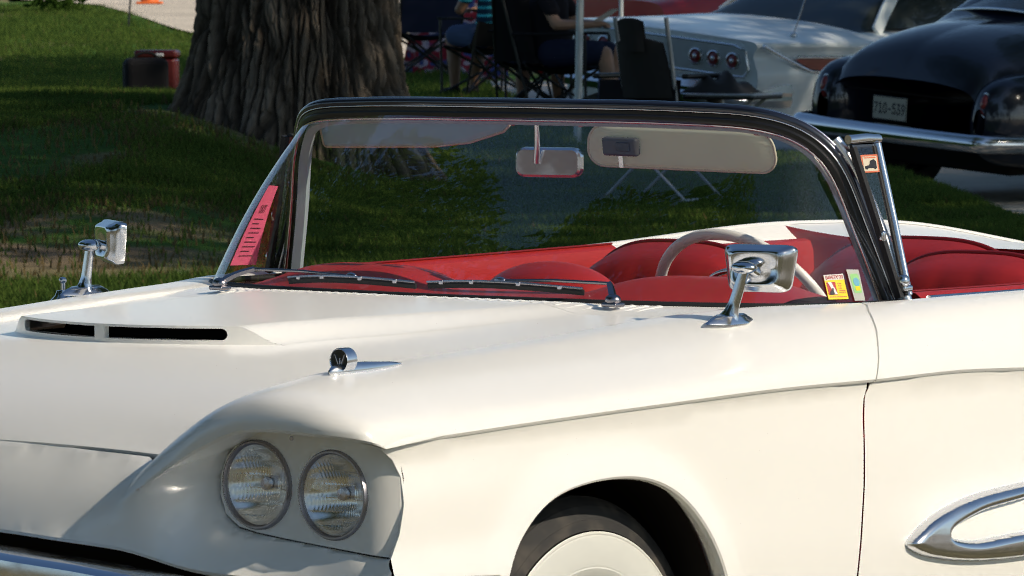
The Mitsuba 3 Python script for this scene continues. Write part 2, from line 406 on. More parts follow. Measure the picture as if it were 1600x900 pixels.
_rbf = RBFInterpolator(fp[:, :2], fp[:, 2], kernel='thin_plate_spline', smoothing=np.r_[np.full(len(fp) - len(_bo), 1.0e-4), np.full(len(_bo), 1e-6)])
lowz = P1([-.97, -.93, -.80, -.67, -.60, -.42, -.19, 0], [.561, .562, .564, .568, .573, .612, .629, .634])
hoodz = P1([-.50, -.455, -.3, -.15, 0], [.752, .757, .764, .769, .771])
lipyz = LIP[np.argsort(vv)][:, 1:]
poly_top = [(y, float(hoodz(y))) for y in np.linspace(0, -.446, 22)]
bl = [tuple(q) for q in BROW[0][np.where(BROW[0][:, 2] < .752)[0], 1:]]
poly = Polygon(poly_top + bl + [tuple(q[1:]) for q in LIP[1:13]] + [(-.60, .802), (-.80, .812), (-.92, .79), (-.925, .70), (-.925, .612), (-.946, .590), (-.95, .572)] + [(y, float(lowz(y))) for y in np.linspace(-.93, 0, 45)])
P2, tri, rings = region(poly.buffer(0).difference(bezel_outline().buffer(-.014)), 0.0065)
fx = _rbf(P2)
lipn = {tuple(np.round(q, 6)): x for q, x in zip(LIP[:, 1:], LIP[:, 0])}
lipn.update({tuple(np.round(q, 6)): x for q, x in zip(BROW[0][:, 1:], BROW[0][:, 0])})
dist = shapely.distance(shapely.points(P2), LineString(np.vstack([BROW[0][np.where(BROW[0][:, 2] < .752)[0], 1:], LIP[:13, 1:]])))
for k in range(len(P2)):
    if tuple(np.round(P2[k], 6)) in lipn and P2[k, 0] > -.60:
        fx[k] = lipn[tuple(np.round(P2[k], 6))]
_ib = shapely.contains_xy(bezel_outline().buffer(.0045), P2[:, 0], P2[:, 1])
fx[_ib] = np.maximum(fx[_ib], bez_x(P2[_ib, 0], P2[_ib, 1]) + .020)
_fm = trimesh.Trimesh(np.c_[fx, P2], tri, process=False)
_free = np.ones(len(P2), bool); _free[[i for r_ in rings for i in r_]] = False
_free &= ~shapely.contains_xy(bezel_outline().buffer(.016), P2[:, 0], P2[:, 1])
_ed = _fm.edges_unique; _deg = np.bincount(_ed.ravel(), minlength=len(P2))
for _ in range(70):
    _sm = np.bincount(_ed[:, 0], fx[_ed[:, 1]], len(P2)) + np.bincount(_ed[:, 1], fx[_ed[:, 0]], len(P2))
    fx = np.where(_free, .5 * fx + .5 * _sm / np.maximum(_deg, 1), fx)
fascia = tm(np.c_[fx, P2], tri, False)
ly = np.linspace(-.95, 0, 60)
lz = lowz(ly); lx = _rbf(np.c_[ly, lz])
LE = np.c_[lx, ly, lz]
fold = gridmesh(np.stack([LE, LE + [.004, 0, -.006], LE + [.014, 0, -.009], LE + [.06, 0, -.006]]), merge=False)
fascia_l = cat(fascia, fold)

gb = gridmesh(np.stack([gse + [-.02, .022, 0], gse + [.03, .022, 0]]), merge=False)
gb2 = gridmesh(np.stack([gap_edge + [-.02, .018, -.018], gap_edge + [.03, .018, -.018]]), merge=False)
for s in (-1, 1):
    obj('door_seal', cat(gb, gb2) if s < 0 else mirror(cat(gb, gb2)), 'rubber', CAR, smooth=False)
half = cat(fender_top, lip, gap_ret, gap_ret2, side_m, arch_fl, seam_ret, brow, lip_r, brow_side, fascia_l)
half.merge_vertices(digits_vertex=5)
front = cat(half, mirror(half)); front.merge_vertices(digits_vertex=5)
obj('front_body', front, 'paint_cream', CAR, smooth=32, label='cream front fenders, headlight brows and nose panel')

# --- hood with its raised scoop
zc = P1([.17, .19, .22, .26, .32, .40, .48, .56, .8, 1.1, 1.40], [.755, .776, .800, .825, .853, .880, .901, .916, .926, .935, .944])
seam_y = P1([.165, .205, .28, .40, .62, .95, 1.35, 1.45], [-.452, -.469, -.527, -.581, -.606, -.624, -.628, -.628])
seam_z = P1([.165, .205, .28, .40, .62, .95, 1.35, 1.45], [.731, .762, .820, .866, .891, .909, .934, .938])
pl_h = P1([.54, .60, .9, 1.2, 1.40], [.033, .033, .028, .020, .014])
yo_ = P1([.55, .72, 1.0, 1.4], [.322, .336, .405, .455]); yi_ = P1([.55, .72, 1.0, 1.4], [.258, .268, .310, .36])
def sst(a, b, x):
    t = np.clip((x - a) / (b - a), 0, 1); return t * t * (3 - 2 * t)
def hood_base(x, y):
    a = np.abs(y) / -seam_y(x)
    return zc(x) + (seam_z(x) - zc(x)) * a ** 2.2
def hood_top(x, y):
    return hood_base(x, y) + pl_h(x) * sst(0, 1, (yo_(x) - np.abs(y)) / (yo_(x) - yi_(x)))
def xfront(y): return .185 + .02 * (np.abs(y) / .47) ** 2
def xscoop(y): return .550 + .100 * (np.abs(y) / .30) ** 2.2
def xrear(y): return 1.335 + .04 * (np.abs(y) / .6) ** 2
yy = np.linspace(-1, 1, 121)
def hood_rows(a, b, n, fn, lo=None):
    R = []
    for u in np.linspace(0, 1, n):
        x = a(yy * .45) * (1 - u) + b(yy * .6) * u
        for _ in range(3):
            y = yy * -(seam_y(x) + .005)
            x = a(y) * (1 - u) + b(y) * u
        y = yy * -(seam_y(x) + .005)
        R.append(np.c_[x, y, fn(x, y)])
    return np.array(R)
HA = hood_rows(xfront, xscoop, 40, hood_base)
HB = hood_rows(xscoop, xrear, 60, hood_top)
edge = HA[0]
fl = gridmesh(np.stack([edge + [.03, 0, -.02], edge + [.006, 0, -.012], edge + [.001, 0, -.005], edge]), merge=False)
re_ = HB[-1]
fl2 = gridmesh(np.stack([re_, re_ + [.002, 0, -.004], re_ + [.001, 0, -.03]]), merge=False)
sidefl = [gridmesh(np.stack([np.vstack([HA[:, k], HB[1:, k]]), np.vstack([HA[:, k], HB[1:, k]]) + [0, s * .002, -.003], np.vstack([HA[:, k], HB[1:, k]]) + [0, 0, -.03]]), merge=False) for k, s in ((0, -1), (-1, 1))]
sc_lip = HB[0]
hood = cat(gridmesh(HA, merge=False), gridmesh(HB, merge=False), fl, fl2, *sidefl)
hood.merge_vertices(digits_vertex=6)
HOOD = obj('hood', hood, 'paint_cream', CAR, smooth=40, label='cream hood with a raised central scoop')
# scoop mouth: a band with two rounded openings, dark throat behind
def band(y, w, inset=0.0):
    x = xscoop(y) + inset
    zb, zt = hood_base(xscoop(y), y), hood_top(xscoop(y), y)
    return np.stack([x, y, zb + (zt - zb) * w], -1)
yl = .3345
outer = Polygon([(-yl, 0), (yl, 0), (yl, 1), (-yl, 1)])
def slot(a, b):
    return Polygon([(a, .26), (b, .22), (b, .88), (a, .84)]).buffer(-.06 * 0.12).intersection(shapely.box(a, .0, b, 1))
def rslot(a, b, ra):
    pts = []
    s = 1 if b > a else -1
    for q in np.linspace(0, np.pi / 2, 7): pts.append((a + s * ra * .012 * (1 - math.cos(q) * 0 - 1), .25))
    return pts
def opening(y0, y1):
    """y0 next to the divider, y1 the rounded outer end"""
    s = np.sign(y1 - y0); r = .010
    out = [(y0, .24), (y1 - s * r, .24)] + [(y1 - s * r + s * r * math.sin(q), .55 - .31 * math.cos(q)) for q in np.linspace(.15, np.pi - .15, 12)] + [(y1 - s * r, .86), (y0, .86)]
    return Polygon(out).buffer(0)
holes = [opening(.012, .247), opening(-.012, -.247)]
bp = outer
for h_ in holes: bp = bp.difference(h_)
def scaled(poly, k): return shapely.affinity.scale(poly, 1, k, origin=(0, 0))
import shapely.affinity
K = .033
b2, btri, _ = region(scaled(bp, K), .006)
obj('scoop_surround', tm(band(b2[:, 0], b2[:, 1] / K), btri), 'paint_cream', HOOD, smooth=40)
th = []
for h_ in holes:
    c = np.array(h_.exterior.coords)
    th.append(gridmesh(np.stack([band(c[:, 0], c[:, 1]), band(c[:, 0], c[:, 1], .012)]), merge=False))
obj('scoop_edge', cat(*th), 'paint_cream', HOOD, smooth=40)
yb = np.linspace(-.33, .33, 60)
obj('scoop_throat', gridmesh(np.stack([band(yb, np.full(60, .02), .012), band(yb, np.full(60, .1), .13), band(yb, np.full(60, .97), .13)])), 'dark_cavity', HOOD, smooth=False)

# --- windshield geometry
WB = np.array([(1.45,0,.957),(1.46,.2,.957),(1.49,.4,.956),(1.555,.58,.954),(1.622,.702,.953),(1.738,.762,.951),(1.916,.766,.949)])
WT = np.array([(1.703,0,1.300),(1.709,.15,1.2995),(1.72,.29,1.299),(1.75,.44,1.295),(1.778,.555,1.289),(1.808,.612,1.272),(1.838,.643,1.24)])
def sym(a):
    return np.vstack([a[:0:-1] * [1, -1, 1], a])
wb_s, wt_s = sym(WB), sym(WT)
_u = np.linspace(-1, 1, 13)
WBf, WTf = CubicSpline(_u, wb_s), CubicSpline(_u, wt_s)
def glass(u, v):
    u, v = np.broadcast_arrays(np.asarray(u, float), np.asarray(v, float))
    b, t = WBf(u), WTf(u)
    p = b + (t - b) * v[..., None]
    bulge = .018 * np.sin(np.pi * v) * (1 - .8 * np.abs(u) ** 4)
    return p + bulge[..., None] * np.stack([-np.cos(u * 1.1), np.sin(u * 1.1), 0 * u + .3], -1)
uu, wv = np.meshgrid(np.linspace(-1, 1, 120), np.linspace(0, 1, 30), indexing='ij')
WS = key_for('windshield', CAR); labels[WS] = {'label': 'panoramic windshield with a black and chrome frame'}
obj('glass', gridmesh(glass(uu, wv)), 'glass_pane', WS, smooth=True)
# frame path from pillar base over the header to the other pillar base
pn = smoothpath([(1.915,.760,.940),(1.899,.735,1.02),(1.877,.704,1.12),(1.852,.674,1.205),(1.832,.648,1.243),(1.801,.609,1.275),(1.772,.553,1.2935),(1.752,.45,1.302),(1.725,.30,1.306),(1.71,.15,1.307),(1.703,0,1.3075)], 60) * [1, -1, 1]
path = np.vstack([pn, pn[-2::-1] * [1, -1, 1]])
gn = np.stack([-np.ones(len(path)), path[:, 1] * 0, np.full(len(path), .35)], -1)
wgt = sst(.42, .68, np.abs(path[:, 1]))[:, None]
gn = gn * (1 - wgt) + np.stack([np.full(len(path), -.55), np.sign(path[:, 1]) * .85, np.full(len(path), .25)], -1) * wgt
def rel(off_in, off_f):
    t, s, b = frames(path, gn)
    return path + s * off_in + b * off_f          # s points into the opening or out of it
t_, s_, b_ = frames(path, gn)
sgn = np.sign((s_[len(path) // 2] @ [0, 0, 1]))   # +1: s points up at the header (outwards)
outw = lambda o, f: path + s_ * sgn * o + b_ * f
obj('header_trim', sweep(outw(.003, .004), circ(.0105, 16, .013), gn), 'paint_black', WS, smooth=50, label='glossy black outer band of the windshield frame')
obj('header_bead', sweep(outw(-.0058, .0115), circ(.0016, 8), gn), 'chrome', WS, smooth=50)
obj('header_top_bead', sweep(outw(.0115, .010), circ(.0020, 8), gn), 'chrome', WS, smooth=50)
obj('header_gasket', sweep(outw(-.0160, .003), [(-.0105,-.008),(.0105,-.008),(.0105,.004),(.0075,.007),(.0025,.005),(-.0025,.007),(-.0075,.005),(-.0105,.003)], gn), 'black_trim', WS, smooth=30, label='black inner band of the windshield frame')
obj('reveal_trim', sweep(outw(-.0295, .003), circ(.0022, 8, .003), gn), 'chrome', WS, smooth=50)
obj('header_liner', sweep(outw(-.012, -.014), [(-.018,-.012),(.018,-.012),(.018,.006),(-.018,.006)], gn), 'grey_vinyl', WS, smooth=30)
bt = glass(np.linspace(-1, 1, 120), 0.0)
obj('base_gasket', sweep(bt + [-.004, 0, -.004], circ(.006, 8), (0, 0, 1)), 'rubber', WS, smooth=50)
for s in (-1, 1):                                   # outer chrome pillar strip
    q = smoothpath([(1.931,-.774,.938),(1.916,-.749,1.02),(1.894,-.718,1.12),(1.869,-.688,1.205),(1.852,-.664,1.250)], 24) * [1, -1 if s > 0 else 1, 1]
    obj('pillar_trim', sweep(q, circ(.0125, 16, .013), (-.4, s * .85, .3)), 'polished_steel', WS, smooth=30)

# --- cowl between hood and glass, with louvres
cy = np.linspace(-.64, .64, 90)
xg = lambda y: np.interp(np.abs(y), WB[:, 1], WB[:, 0])
C0 = np.c_[xrear(cy) + .005, cy, hood_top(xrear(cy), np.clip(cy, -.62, .62)) - .001]
C1 = np.c_[xg(cy), cy, np.interp(np.abs(cy), WB[:, 1], WB[:, 2]) - .006]
rows = [C0 + [0, 0, -.03], C0 + [0.0, 0, -.004], C0 + [.003, 0, 0]] + [C0 * (1 - w) + C1 * w + [0, 0, .003 * math.sin(math.pi * w)] for w in (.1, .3, .5, .7, .9, 1)] + [C1 + [.06, 0, -.02]]
COWL = obj('cowl_panel', gridmesh(np.stack(rows)), 'paint_cream', CAR, smooth=40)
for k, y0 in enumerate(np.r_[np.linspace(-.52, -.05, 20), np.linspace(.05, .52, 20)]):
    xa = float(xrear(y0)) + .022; xb = float(xg(y0)) - .03
    za = float(np.interp(y0, cy, C0[:, 2])) ; zb = float(np.interp(y0, cy, C1[:, 2]))
    p = np.array([(xa, y0, za + .0004), ((xa + xb) / 2, y0, (za + zb) / 2 + .0029), (xb, y0, zb + .0004)])
    obj('louvre', sweep(p, [(-.0055,-.002),(.0055,-.002),(.0045,.0006),(-.003,.0016)]), 'paint_cream', COWL, smooth=False)

# --- bezels and headlights
HLC = [(.262, -.6425, .7175), (.265, -.8085, .709)]
HK = .940
def HKs(a): return [(r_ * HK, h_) for r_, h_ in a]
for s in (-1, 1):
    bo = bezel_outline()
    hb = bo
    for c in HLC: hb = hb.difference(Point(c[1], c[2]).buffer(.0805 * HK, 48))
    b2, bt2, brg = region(hb, .011)
    V = np.c_[bez_x(b2[:, 0], b2[:, 1]), b2]
    parts = [tm(V, bt2, False)]
    ringo = V[brg[0]]; cen = np.array([0, -.75, .71])
    dirs = ringo - cen; dirs[:, 0] = 0; dirs /= np.linalg.norm(dirs, axis=1, keepdims=True)
    rr = np.stack([ringo, ringo + dirs * .002 + [.002, 0, 0], ringo + dirs * .002 + [.025, 0, 0]])
    parts.append(gridmesh(rr, close_v=True, merge=False))
    for rg in brg[1:]:
        q = V[rg]; c = q.mean(0); di = c - q; di /= np.linalg.norm(di, axis=1, keepdims=True)
        parts.append(gridmesh(np.stack([q, q + di * .003 + [.003, 0, 0], q + di * .004 + [.012, 0, 0]]), close_v=True, merge=False))
    m = cat(*parts); m.merge_vertices(digits_vertex=6)
    gko = bo.buffer(.0034)
    for c in HLC: gko = gko.difference(Point(c[1], c[2]).buffer(.084 * HK, 48))
    gk2, gkt, _ = region(gko, .005)
    gk = tm(np.c_[bez_x(gk2[:, 0], gk2[:, 1]) + .0035, gk2], gkt)
    fx_ = (lambda q: q) if s < 0 else mirror
    BZ = obj('headlight_bezel', fx_(m), 'paint_cream', CAR, smooth=35, label='cream bezel plate around the twin headlights')
    obj('bezel_gasket', fx_(gk), 'rubber', BZ, smooth=40)
    obj('bezel_screw', fx_(place(lathe([(.0001, -.001), (.003, -.001), (.004, .001)], 'x', 12), (.2505, -.718, .7985), (1, 0, 0), (0, 1, 0))), 'steel', BZ, smooth=40)
    for c in HLC:
        HL = key_for('headlight', CAR)
        cc = np.array(c)
        L = lathe(HKs([(.0728, .004), (.0728, .000), (.070, -.004), (.060, -.0105), (.045, -.0165), (.028, -.0205), (.012, -.0222), (.0001, -.0225)]), 'x', 64, cc + [-.012, 0, 0])
        obj('lens', fx_(L), 'headlight_glass', HL, smooth=50)
        rr_, aa_ = np.meshgrid(np.linspace(.0, 1, 46) ** .8, np.linspace(0, 2 * np.pi, 220, endpoint=False), indexing='ij')
        fy, fz_ = rr_ * np.cos(aa_) * .0725, rr_ * np.sin(aa_) * .0725
        blk = np.floor((fz_ + .08) / .024) * 1.7
        flute = .0012 * np.abs(np.sin(fy * 520 + blk)) * (np.sin(fy * 38 + blk * 2.1) > -.35) + .0006 * np.sin(fz_ * 260 + fy * 30)
        xx = .030 * (1 - rr_ ** 2) + .0 + flute * np.clip((1 - rr_) * 9, 0, 1)
        R_ = gridmesh(np.stack([xx - .002, fy * HK, fz_ * HK], -1) + cc + [-.008, 0, 0], close_v=True)
        obj('reflector', fx_(R_), 'reflector', HL, smooth=60)
        rim = lathe(HKs([(.0805, .008), (.0800, -.004), (.0775, -.009), (.0745, -.009), (.0722, -.0055), (.0716, .002)]), 'x', 64, cc + [-.010, 0, 0])
        obj('rim', fx_(rim), 'rim_steel', HL, smooth=40)
        obj('filament_shield', fx_(lathe(HKs([(.0001, -.008), (.010, -.006), (.012, 0), (.010, .006)]), 'x', 20, cc + [.012, 0, 0])), 'steel', HL, smooth=40)

# --- fender ornament
def ornament(s):
    o = np.array([.40, -.716, .905])
    f = (lambda q: q) if s < 0 else mirror
    OR = key_for('fender_ornament', CAR)
    L = np.linspace(0, 1, 24)
    p = np.c_[.350 + .185 * L, np.full(24, -.716) + .0 * L, [float(S(np.array([max(x, .402)]), np.array([2.5]))[0, 2]) for x in .350 + .185 * L]]
    p[:, 2] += .003
    w = np.interp(L, [0, .05, .2, .5, .85, 1], [.25, .7, 1, .85, .45, .1])
    obj('spear', f(sweep(p, np.c_[circ(.012, 14)[:, 0], circ(.015, 14)[:, 1]], scale=w)), 'chrome', OR, smooth=60)
    c = np.array([.386, -.716, .921])
    obj('medallion', f(lathe([(.0001, .016), (.017, .016), (.0205, .012), (.0208, -.010), (.0198, -.013), (.0185, -.012), (.0180, -.009)], 'x', 40, c)), 'chrome', OR, smooth=40)
    obj('medallion_face', f(lathe([(.0001, -.0085), (.0182, -.0085)], 'x', 32, c)), 'badge_black', OR, smooth=False)
    obj('stalk', f(hull(np.vstack([trimesh.creation.icosphere(1, .007).vertices + c + [.005, 0, -.017], trimesh.creation.icosphere(1, .009).vertices + c + [.02, 0, -.036], trimesh.creation.icosphere(1, .007).vertices + c + [-.005, 0, -.036]]))), 'chrome', OR, smooth=50)
    # winged emblem
    em = []
    for q in (-1, 1):
        em.append(hull([(-.001, q * .001, -.010), (-.001, q * .0035, -.010), (-.001, q * .0118, .0095), (-.001, q * .0098, .0080), (.0015, q * .001, -.010), (.0015, q * .0035, -.010), (.0015, q * .0118, .0095), (.0015, q * .0098, .0080)]))
    em.append(ellipsoid((.0015, .0014, .0042), (0, 0, -.0035), 2))
    em.append(ellipsoid((.0014, .0013, .0018), (0, 0, .0015), 2))
    em.append(ellipsoid((.0015, .0035, .0022), (0, 0, -.0115), 2))
    e = cat(*em); e.apply_translation(c + [-.0092, 0, .001])
    obj('winged_emblem', f(e), 'steel', OR, smooth=40)
bsdf('badge_black', pr((.012, .013, .012), .2, .6))
bsdf('headlight_glass', {'type': 'thindielectric', 'int_ior': 1.5})
bsdf('reflector', two({'type': 'roughconductor', 'material': 'Ag', 'alpha': .09}))
bsdf('rim_steel', two({'type': 'roughconductor', 'material': 'Cr', 'alpha': 0.15, 'specular_reflectance': rgb(.55, .55, .55)}))
ornament(-1); ornament(1)

# --- side mirrors
def side_mirror(s, cx, yaw, base):
    M = key_for('side_mirror', CAR)
    b = np.array(base)
    # foot: a lozenge lying on the fender
    ft = hull([b + q for q in [(-.075, 0, -.004), (.075, 0, -.002), (-.03, -.022, -.006), (.03, -.022, -.006), (-.03, .022, .000), (.03, .022, .000), (-.045, 0, .010), (.045, 0, .012), (-.02, -.014, .009), (.02, -.014, .010), (-.02, .014, .012), (.02, .014, .012)]])
    ft = ft.subdivide().subdivide()
    ft = trimesh.smoothing.filter_taubin(ft, iterations=4)
    obj('foot', ft, 'chrome', M, smooth=40)
    top = b + [.008, s * .028 if s < 0 else .006, .092] if s < 0 else b + [.004, -.012, .088]
    st = smoothpath([b + [0, 0, .004], b * .65 + top * .35, top], 18)
    obj('stem', sweep(st, np.c_[circ(.011, 14)[:, 0], circ(.0085, 14)[:, 1]], (1, 0, 0), scale=np.interp(np.linspace(0, 1, 18), [0, .12, .3, 1], [1.9, 1.35, 1.05, .9])), 'chrome', M, smooth=50)
    obj('knuckle', ellipsoid((.020, .026, .012), top + [0, 0, .004], 3), 'chrome', M, smooth=True)
    # head: a shallow trapezoid shell, mirror glass facing rearwards, sculpted back facing forwards
    w0, w1, h = .067, .066, .084
    ca, sa = math.cos(yaw), math.sin(yaw)
    ex = np.array([sa, s * ca, 0.0])             # outwards
    ez = np.array([.05, 0, 1.0]); en = np.cross(ex, ez); en /= np.linalg.norm(en)
    if en[0] > 0: en = -en                        # towards the front
    c = np.array(cx)
    n, m = 25, 25
    a, q = np.meshgrid(np.linspace(-1, 1, n), np.linspace(-1, 1, m), indexing='ij')
    r_ = .16
    # superellipse outline, so that corners are round
    k = 8.0
    rad = (np.abs(a) ** k + np.abs(q) ** k) ** (1 / k); mx = np.maximum(np.abs(a), np.abs(q)); f_ = np.where(rad > 0, mx / np.maximum(rad, 1e-9), 1)
    A, Q = a * f_, q * f_
    wid = np.where(Q > 0, w0, w0) * (1 + .10 * Q) * .98
    edge_ = np.clip(1 - mx, 0, 1)
    depth = .004 + .020 * sst(0, .28, edge_) - .013 * np.exp(-((A * .9) ** 2 + (Q + .1) ** 2) / .22)
    B_ = c + ex * (A * wid)[..., None] + ez * (Q * h / 2)[..., None] + en * depth[..., None]
    back = gridmesh(B_, merge=False)
    F_ = c + ex * (A * wid * .985)[..., None] + ez * (Q * h / 2 * .985)[..., None] + en * (-.003)
    rim_i = [(i, 0) for i in range(n)] + [(n - 1, j) for j in range(1, m)] + [(i, m - 1) for i in range(n - 2, -1, -1)] + [(0, j) for j in range(m - 2, 0, -1)]
    rb = np.array([B_[i] for i in rim_i]); rf = np.array([F_[i] for i in rim_i])
    sidew = gridmesh(np.stack([rb, rb - en * .006 + (rb - c) * .02, rf - en * .010]), close_v=True, merge=False)
    sh = cat(back, sidew); sh.merge_vertices(digits_vertex=6)
    obj('shell', sh, 'chrome', M, smooth=50)
    obj('mirror_glass', gridmesh(F_ - en * .008), 'mirror_face', M, smooth=False)
    arm = smoothpath([top + [0, 0, .006], (top + c) / 2 + en * .004, c + en * .006 + ez * -.01], 10)
    obj('arm', tube(arm, .010, 12), 'chrome', M, smooth=50)
bsdf('mirror_face', two({'type': 'conductor', 'material': 'Al'}))
side_mirror(-1, (1.385, -.838, 1.034), math.radians(10), (1.35, -.795, .940))
side_mirror(1, (1.385, .755, 1.038), math.radians(33), (1.35, .797, .940))

# --- front wheel, bumper and grille
def wheel(x, s, name='wheel'):
    W = key_for(name, CAR); f = (lambda q: q) if s < 0 else mirror
    c = (x, -.765, .335)
    prof = [(.19, .09), (.235, .098), (.285, .095), (.315, .078), (.326, .05)] 
    tread = []
    for k in range(6):
        yk = .05 - .1 * k / 5
        tread += [(.327, yk + .007), (.327, yk - .006), (.322, yk - .007), (.322, yk - .011)]
    prof = [(.186, -.086), (.20, -.094)] 
    out = [(.270, -.096), (.288, -.0925), (.2885, -.0915), (.300, -.087), (.312, -.078), (.3125, -.0755), (.321, -.066), (.326, -.055)] + [(r0, y0) for r0, y0 in reversed(tread)] + [(.315, .078), (.285, .095), (.235, .098), (.19, .09)]
    obj('tyre', f(lathe(out, 'y', 96, c)), 'tyre_rubber', W, smooth=30)
    obj('whitewall', f(lathe([(.268, -.0975), (.264, -.1000), (.2615, -.0990), (.2590, -.1008), (.235, -.1025), (.209, -.1005), (.2065, -.0990), (.204, -.0998), (.190, -.094), (.182, -.085)], 'y', 96, c)), 'whitewall_rubber', W, smooth=40)
    obj('wheel_rim', f(lathe([(.184, -.082), (.180, -.090), (.172, -.086), (.168, -.07), (.0001, -.06)], 'y', 64, c)), 'paint_cream', W, smooth=40)
    obj('hubcap', f(lathe([(.170, -.078), (.168, -.092), (.150, -.100), (.120, -.094), (.07, -.098), (.05, -.115), (.0001, -.118)], 'y', 64, c)), 'chrome', W, smooth=40)
for s in (-1, 1): wheel(.862, s, 'front_wheel')
for s in (-1, 1): wheel(3.73, s, 'rear_wheel')
for s in (-1, 1):
    f = (lambda q: q) if s < 0 else mirror
    bx = gridmesh(np.stack([np.c_[ARCH[:, 0] * .98 + .017, np.full(len(ARCH), y), ARCH[:, 1] + .012] for y in (-.915, -.62, -.60)] + [np.c_[ARCH[:, 0] * 0 + .86, np.full(len(ARCH), -.60), ARCH[:, 1] * 0 + .45]]))
    obj('wheel_well', f(bx), 'dark_cavity', CAR, smooth=False)
# grille cavity
gy = np.linspace(-.93, .93, 60)
gl = np.c_[np.interp(np.abs(gy), [0, .42, .67, .93], [.11, .14, .216, .245]), gy, np.interp(np.abs(gy), [0, .19, .42, .67, .93], [.629, .624, .607, .563, .557])]
obj('grille_cavity', gridmesh(np.stack([gl + [.05, 0, .004], gl + [.10, 0, -.01], gl + [.12, 0, -.16]])), 'dark_cavity', CAR, smooth=False)
by = np.linspace(-.955, .955, 80)
bxl = np.interp(np.abs(by), [0, .3, .6, .8, .9, .955], [.0, .012, .045, .095, .15, .23])
btz = np.interp(np.abs(by), [0, .2, .42, .67, .95], [.612, .606, .590, .566, .552])
bpth = np.c_[bxl, by, btz]
prof = [(.10, -.004, 0), (.035, .000, 0), (.012, -.003, 0), (.002, -.012, 0), (.000, -.030, 0), (.001, -.046, 0), (-.012, -.050, 0), (-.020, -.058, 0), (-.022, -.068, 0), (-.016, -.082, 0), (.000, -.10, 0), (.02, -.18, 0)]
tb, sb, _ = frames(bpth)
nb = np.cross([0, 0, 1.], tb); nb /= np.linalg.norm(nb, axis=1, keepdims=True)
if nb[40, 0] < 0: nb = -nb
rows = [bpth + nb * a + [0, 0, z] for a, z, _ in prof]
obj('front_bumper', gridmesh(np.stack(rows)), 'chrome', CAR, smooth=35, label='chrome front bumper')

# --- doors, quarters, deck
def flank(x0fn, x1, zb, h=.03, arch=None):
    top = [(x, float(under_z(x))) for x in np.linspace(x0fn(.82), x1, 40)]
    left = [(float(x0fn(z)), z) for z in np.linspace(zb, .80, 24)]
    poly = Polygon(left + top + [(x1, zb)])
    if arch is not None: poly = poly.difference(arch)
    V, tri, rings = side_panel(poly, None, h)
    return tm(V, tri, False)
DX1 = 3.02
for s in (-1, 1):
    f = (lambda q: q) if s < 0 else mirror
    X, TT = top_sheet(lambda t: gap_t(t) + .0045, lambda t: np.full_like(t, DX1), ts_top, 50)
    Dt = S(X, TT)
    xs_ = np.linspace(1.571, DX1, 50)
    dl = gridmesh(np.stack([S(xs_, np.full(50, 6.0)), S(xs_, np.full(50, 6.0)) + [0, .003, -.004], S(xs_, np.full(50, 7.0))]), merge=False)
    e0 = Dt[0]; er = gridmesh(np.stack([e0, e0 + [-.0015, .003, -.004], e0 + [-.001, .025, -.022]]), merge=False)
    sd = flank(lambda z: gap_side(z) + .0045, DX1, .33)
    m = cat(gridmesh(Dt, merge=False), dl, er, sd); m.merge_vertices(digits_vertex=5)
    DO = obj('door', f(m), 'paint_cream', CAR, smooth=32)
    # inner sill: chrome strip on the belt and red padded door top
    xb = np.linspace(1.955, DX1, 40); bl_ = S(xb, np.zeros(40))
    obj('belt_trim', f(sweep(bl_ + [0, .004, .002], circ(.006, 8, .005))), 'chrome', DO, smooth=50)
    pad = np.stack([bl_ + q for q in [(0, .014, -.012), (0, .020, .000), (0, .035, .010), (0, .058, .011), (0, .078, .000), (0, .085, -.03), (0, .08, -.10), (0, .08, -.5)]])
    obj('door_pad', f(gridmesh(pad)), 'red_vinyl', DO, smooth=45)
    obj('door_seam', f(tube(bl_ + [0, .062, .0115], .0025, 6)), 'red_piping', DO, smooth=60)
    obj('armrest', f(rbox((.5, .07, .07), .02, (2.35, -.735, .74))), 'red_vinyl', DO, smooth=40)
    # rear quarter
    X, TT = top_sheet(lambda t: np.full_like(t, DX1 + .005), lambda t: np.full_like(t, 5.1), ts_top, 60)
    Qt = S(X, TT)
    xs_ = np.linspace(DX1 + .005, 5.1, 60)
    dl = gridmesh(np.stack([S(xs_, np.full(60, 6.0)), S(xs_, np.full(60, 7.0))]), merge=False)
    ra = Polygon([(3.30, .3)] + [(3.73 + .41 * math.cos(a), .33 + .36 * math.sin(a)) for a in np.linspace(np.pi, 0, 30)] + [(4.16, .3)])
    sd = flank(lambda z: DX1 + .005, 5.1, .33, .04, ra)
    m = cat(gridmesh(Qt, merge=False), dl, sd); m.merge_vertices(digits_vertex=5)
    obj('rear_quarter', f(m), 'paint_cream', CAR, smooth=32)
    xb = np.linspace(DX1 + .01, 3.75, 30); bl_ = S(xb, np.zeros(30))
    zq = np.minimum(bl_[:, 2] - .022, .944)
    ins = np.stack([bl_, bl_ + [0, .004, .001], np.c_[bl_[:, 0], bl_[:, 1] + .040, zq + .006], np.c_[bl_[:, 0], bl_[:, 1] + .046, zq - .03]])
    obj('quarter_ledge', f(gridmesh(ins)), 'paint_cream', CAR, smooth=40)
    pad = np.stack([np.c_[bl_[:, 0], bl_[:, 1] + a_, zq + c_] for a_, c_ in [(.042, -.004), (.048, .003), (.062, .006), (.076, .001), (.084, -.02), (.086, -.06), (.09, -.5)]])
    obj('quarter_pad', f(gridmesh(pad)), 'red_vinyl', CAR, smooth=45)
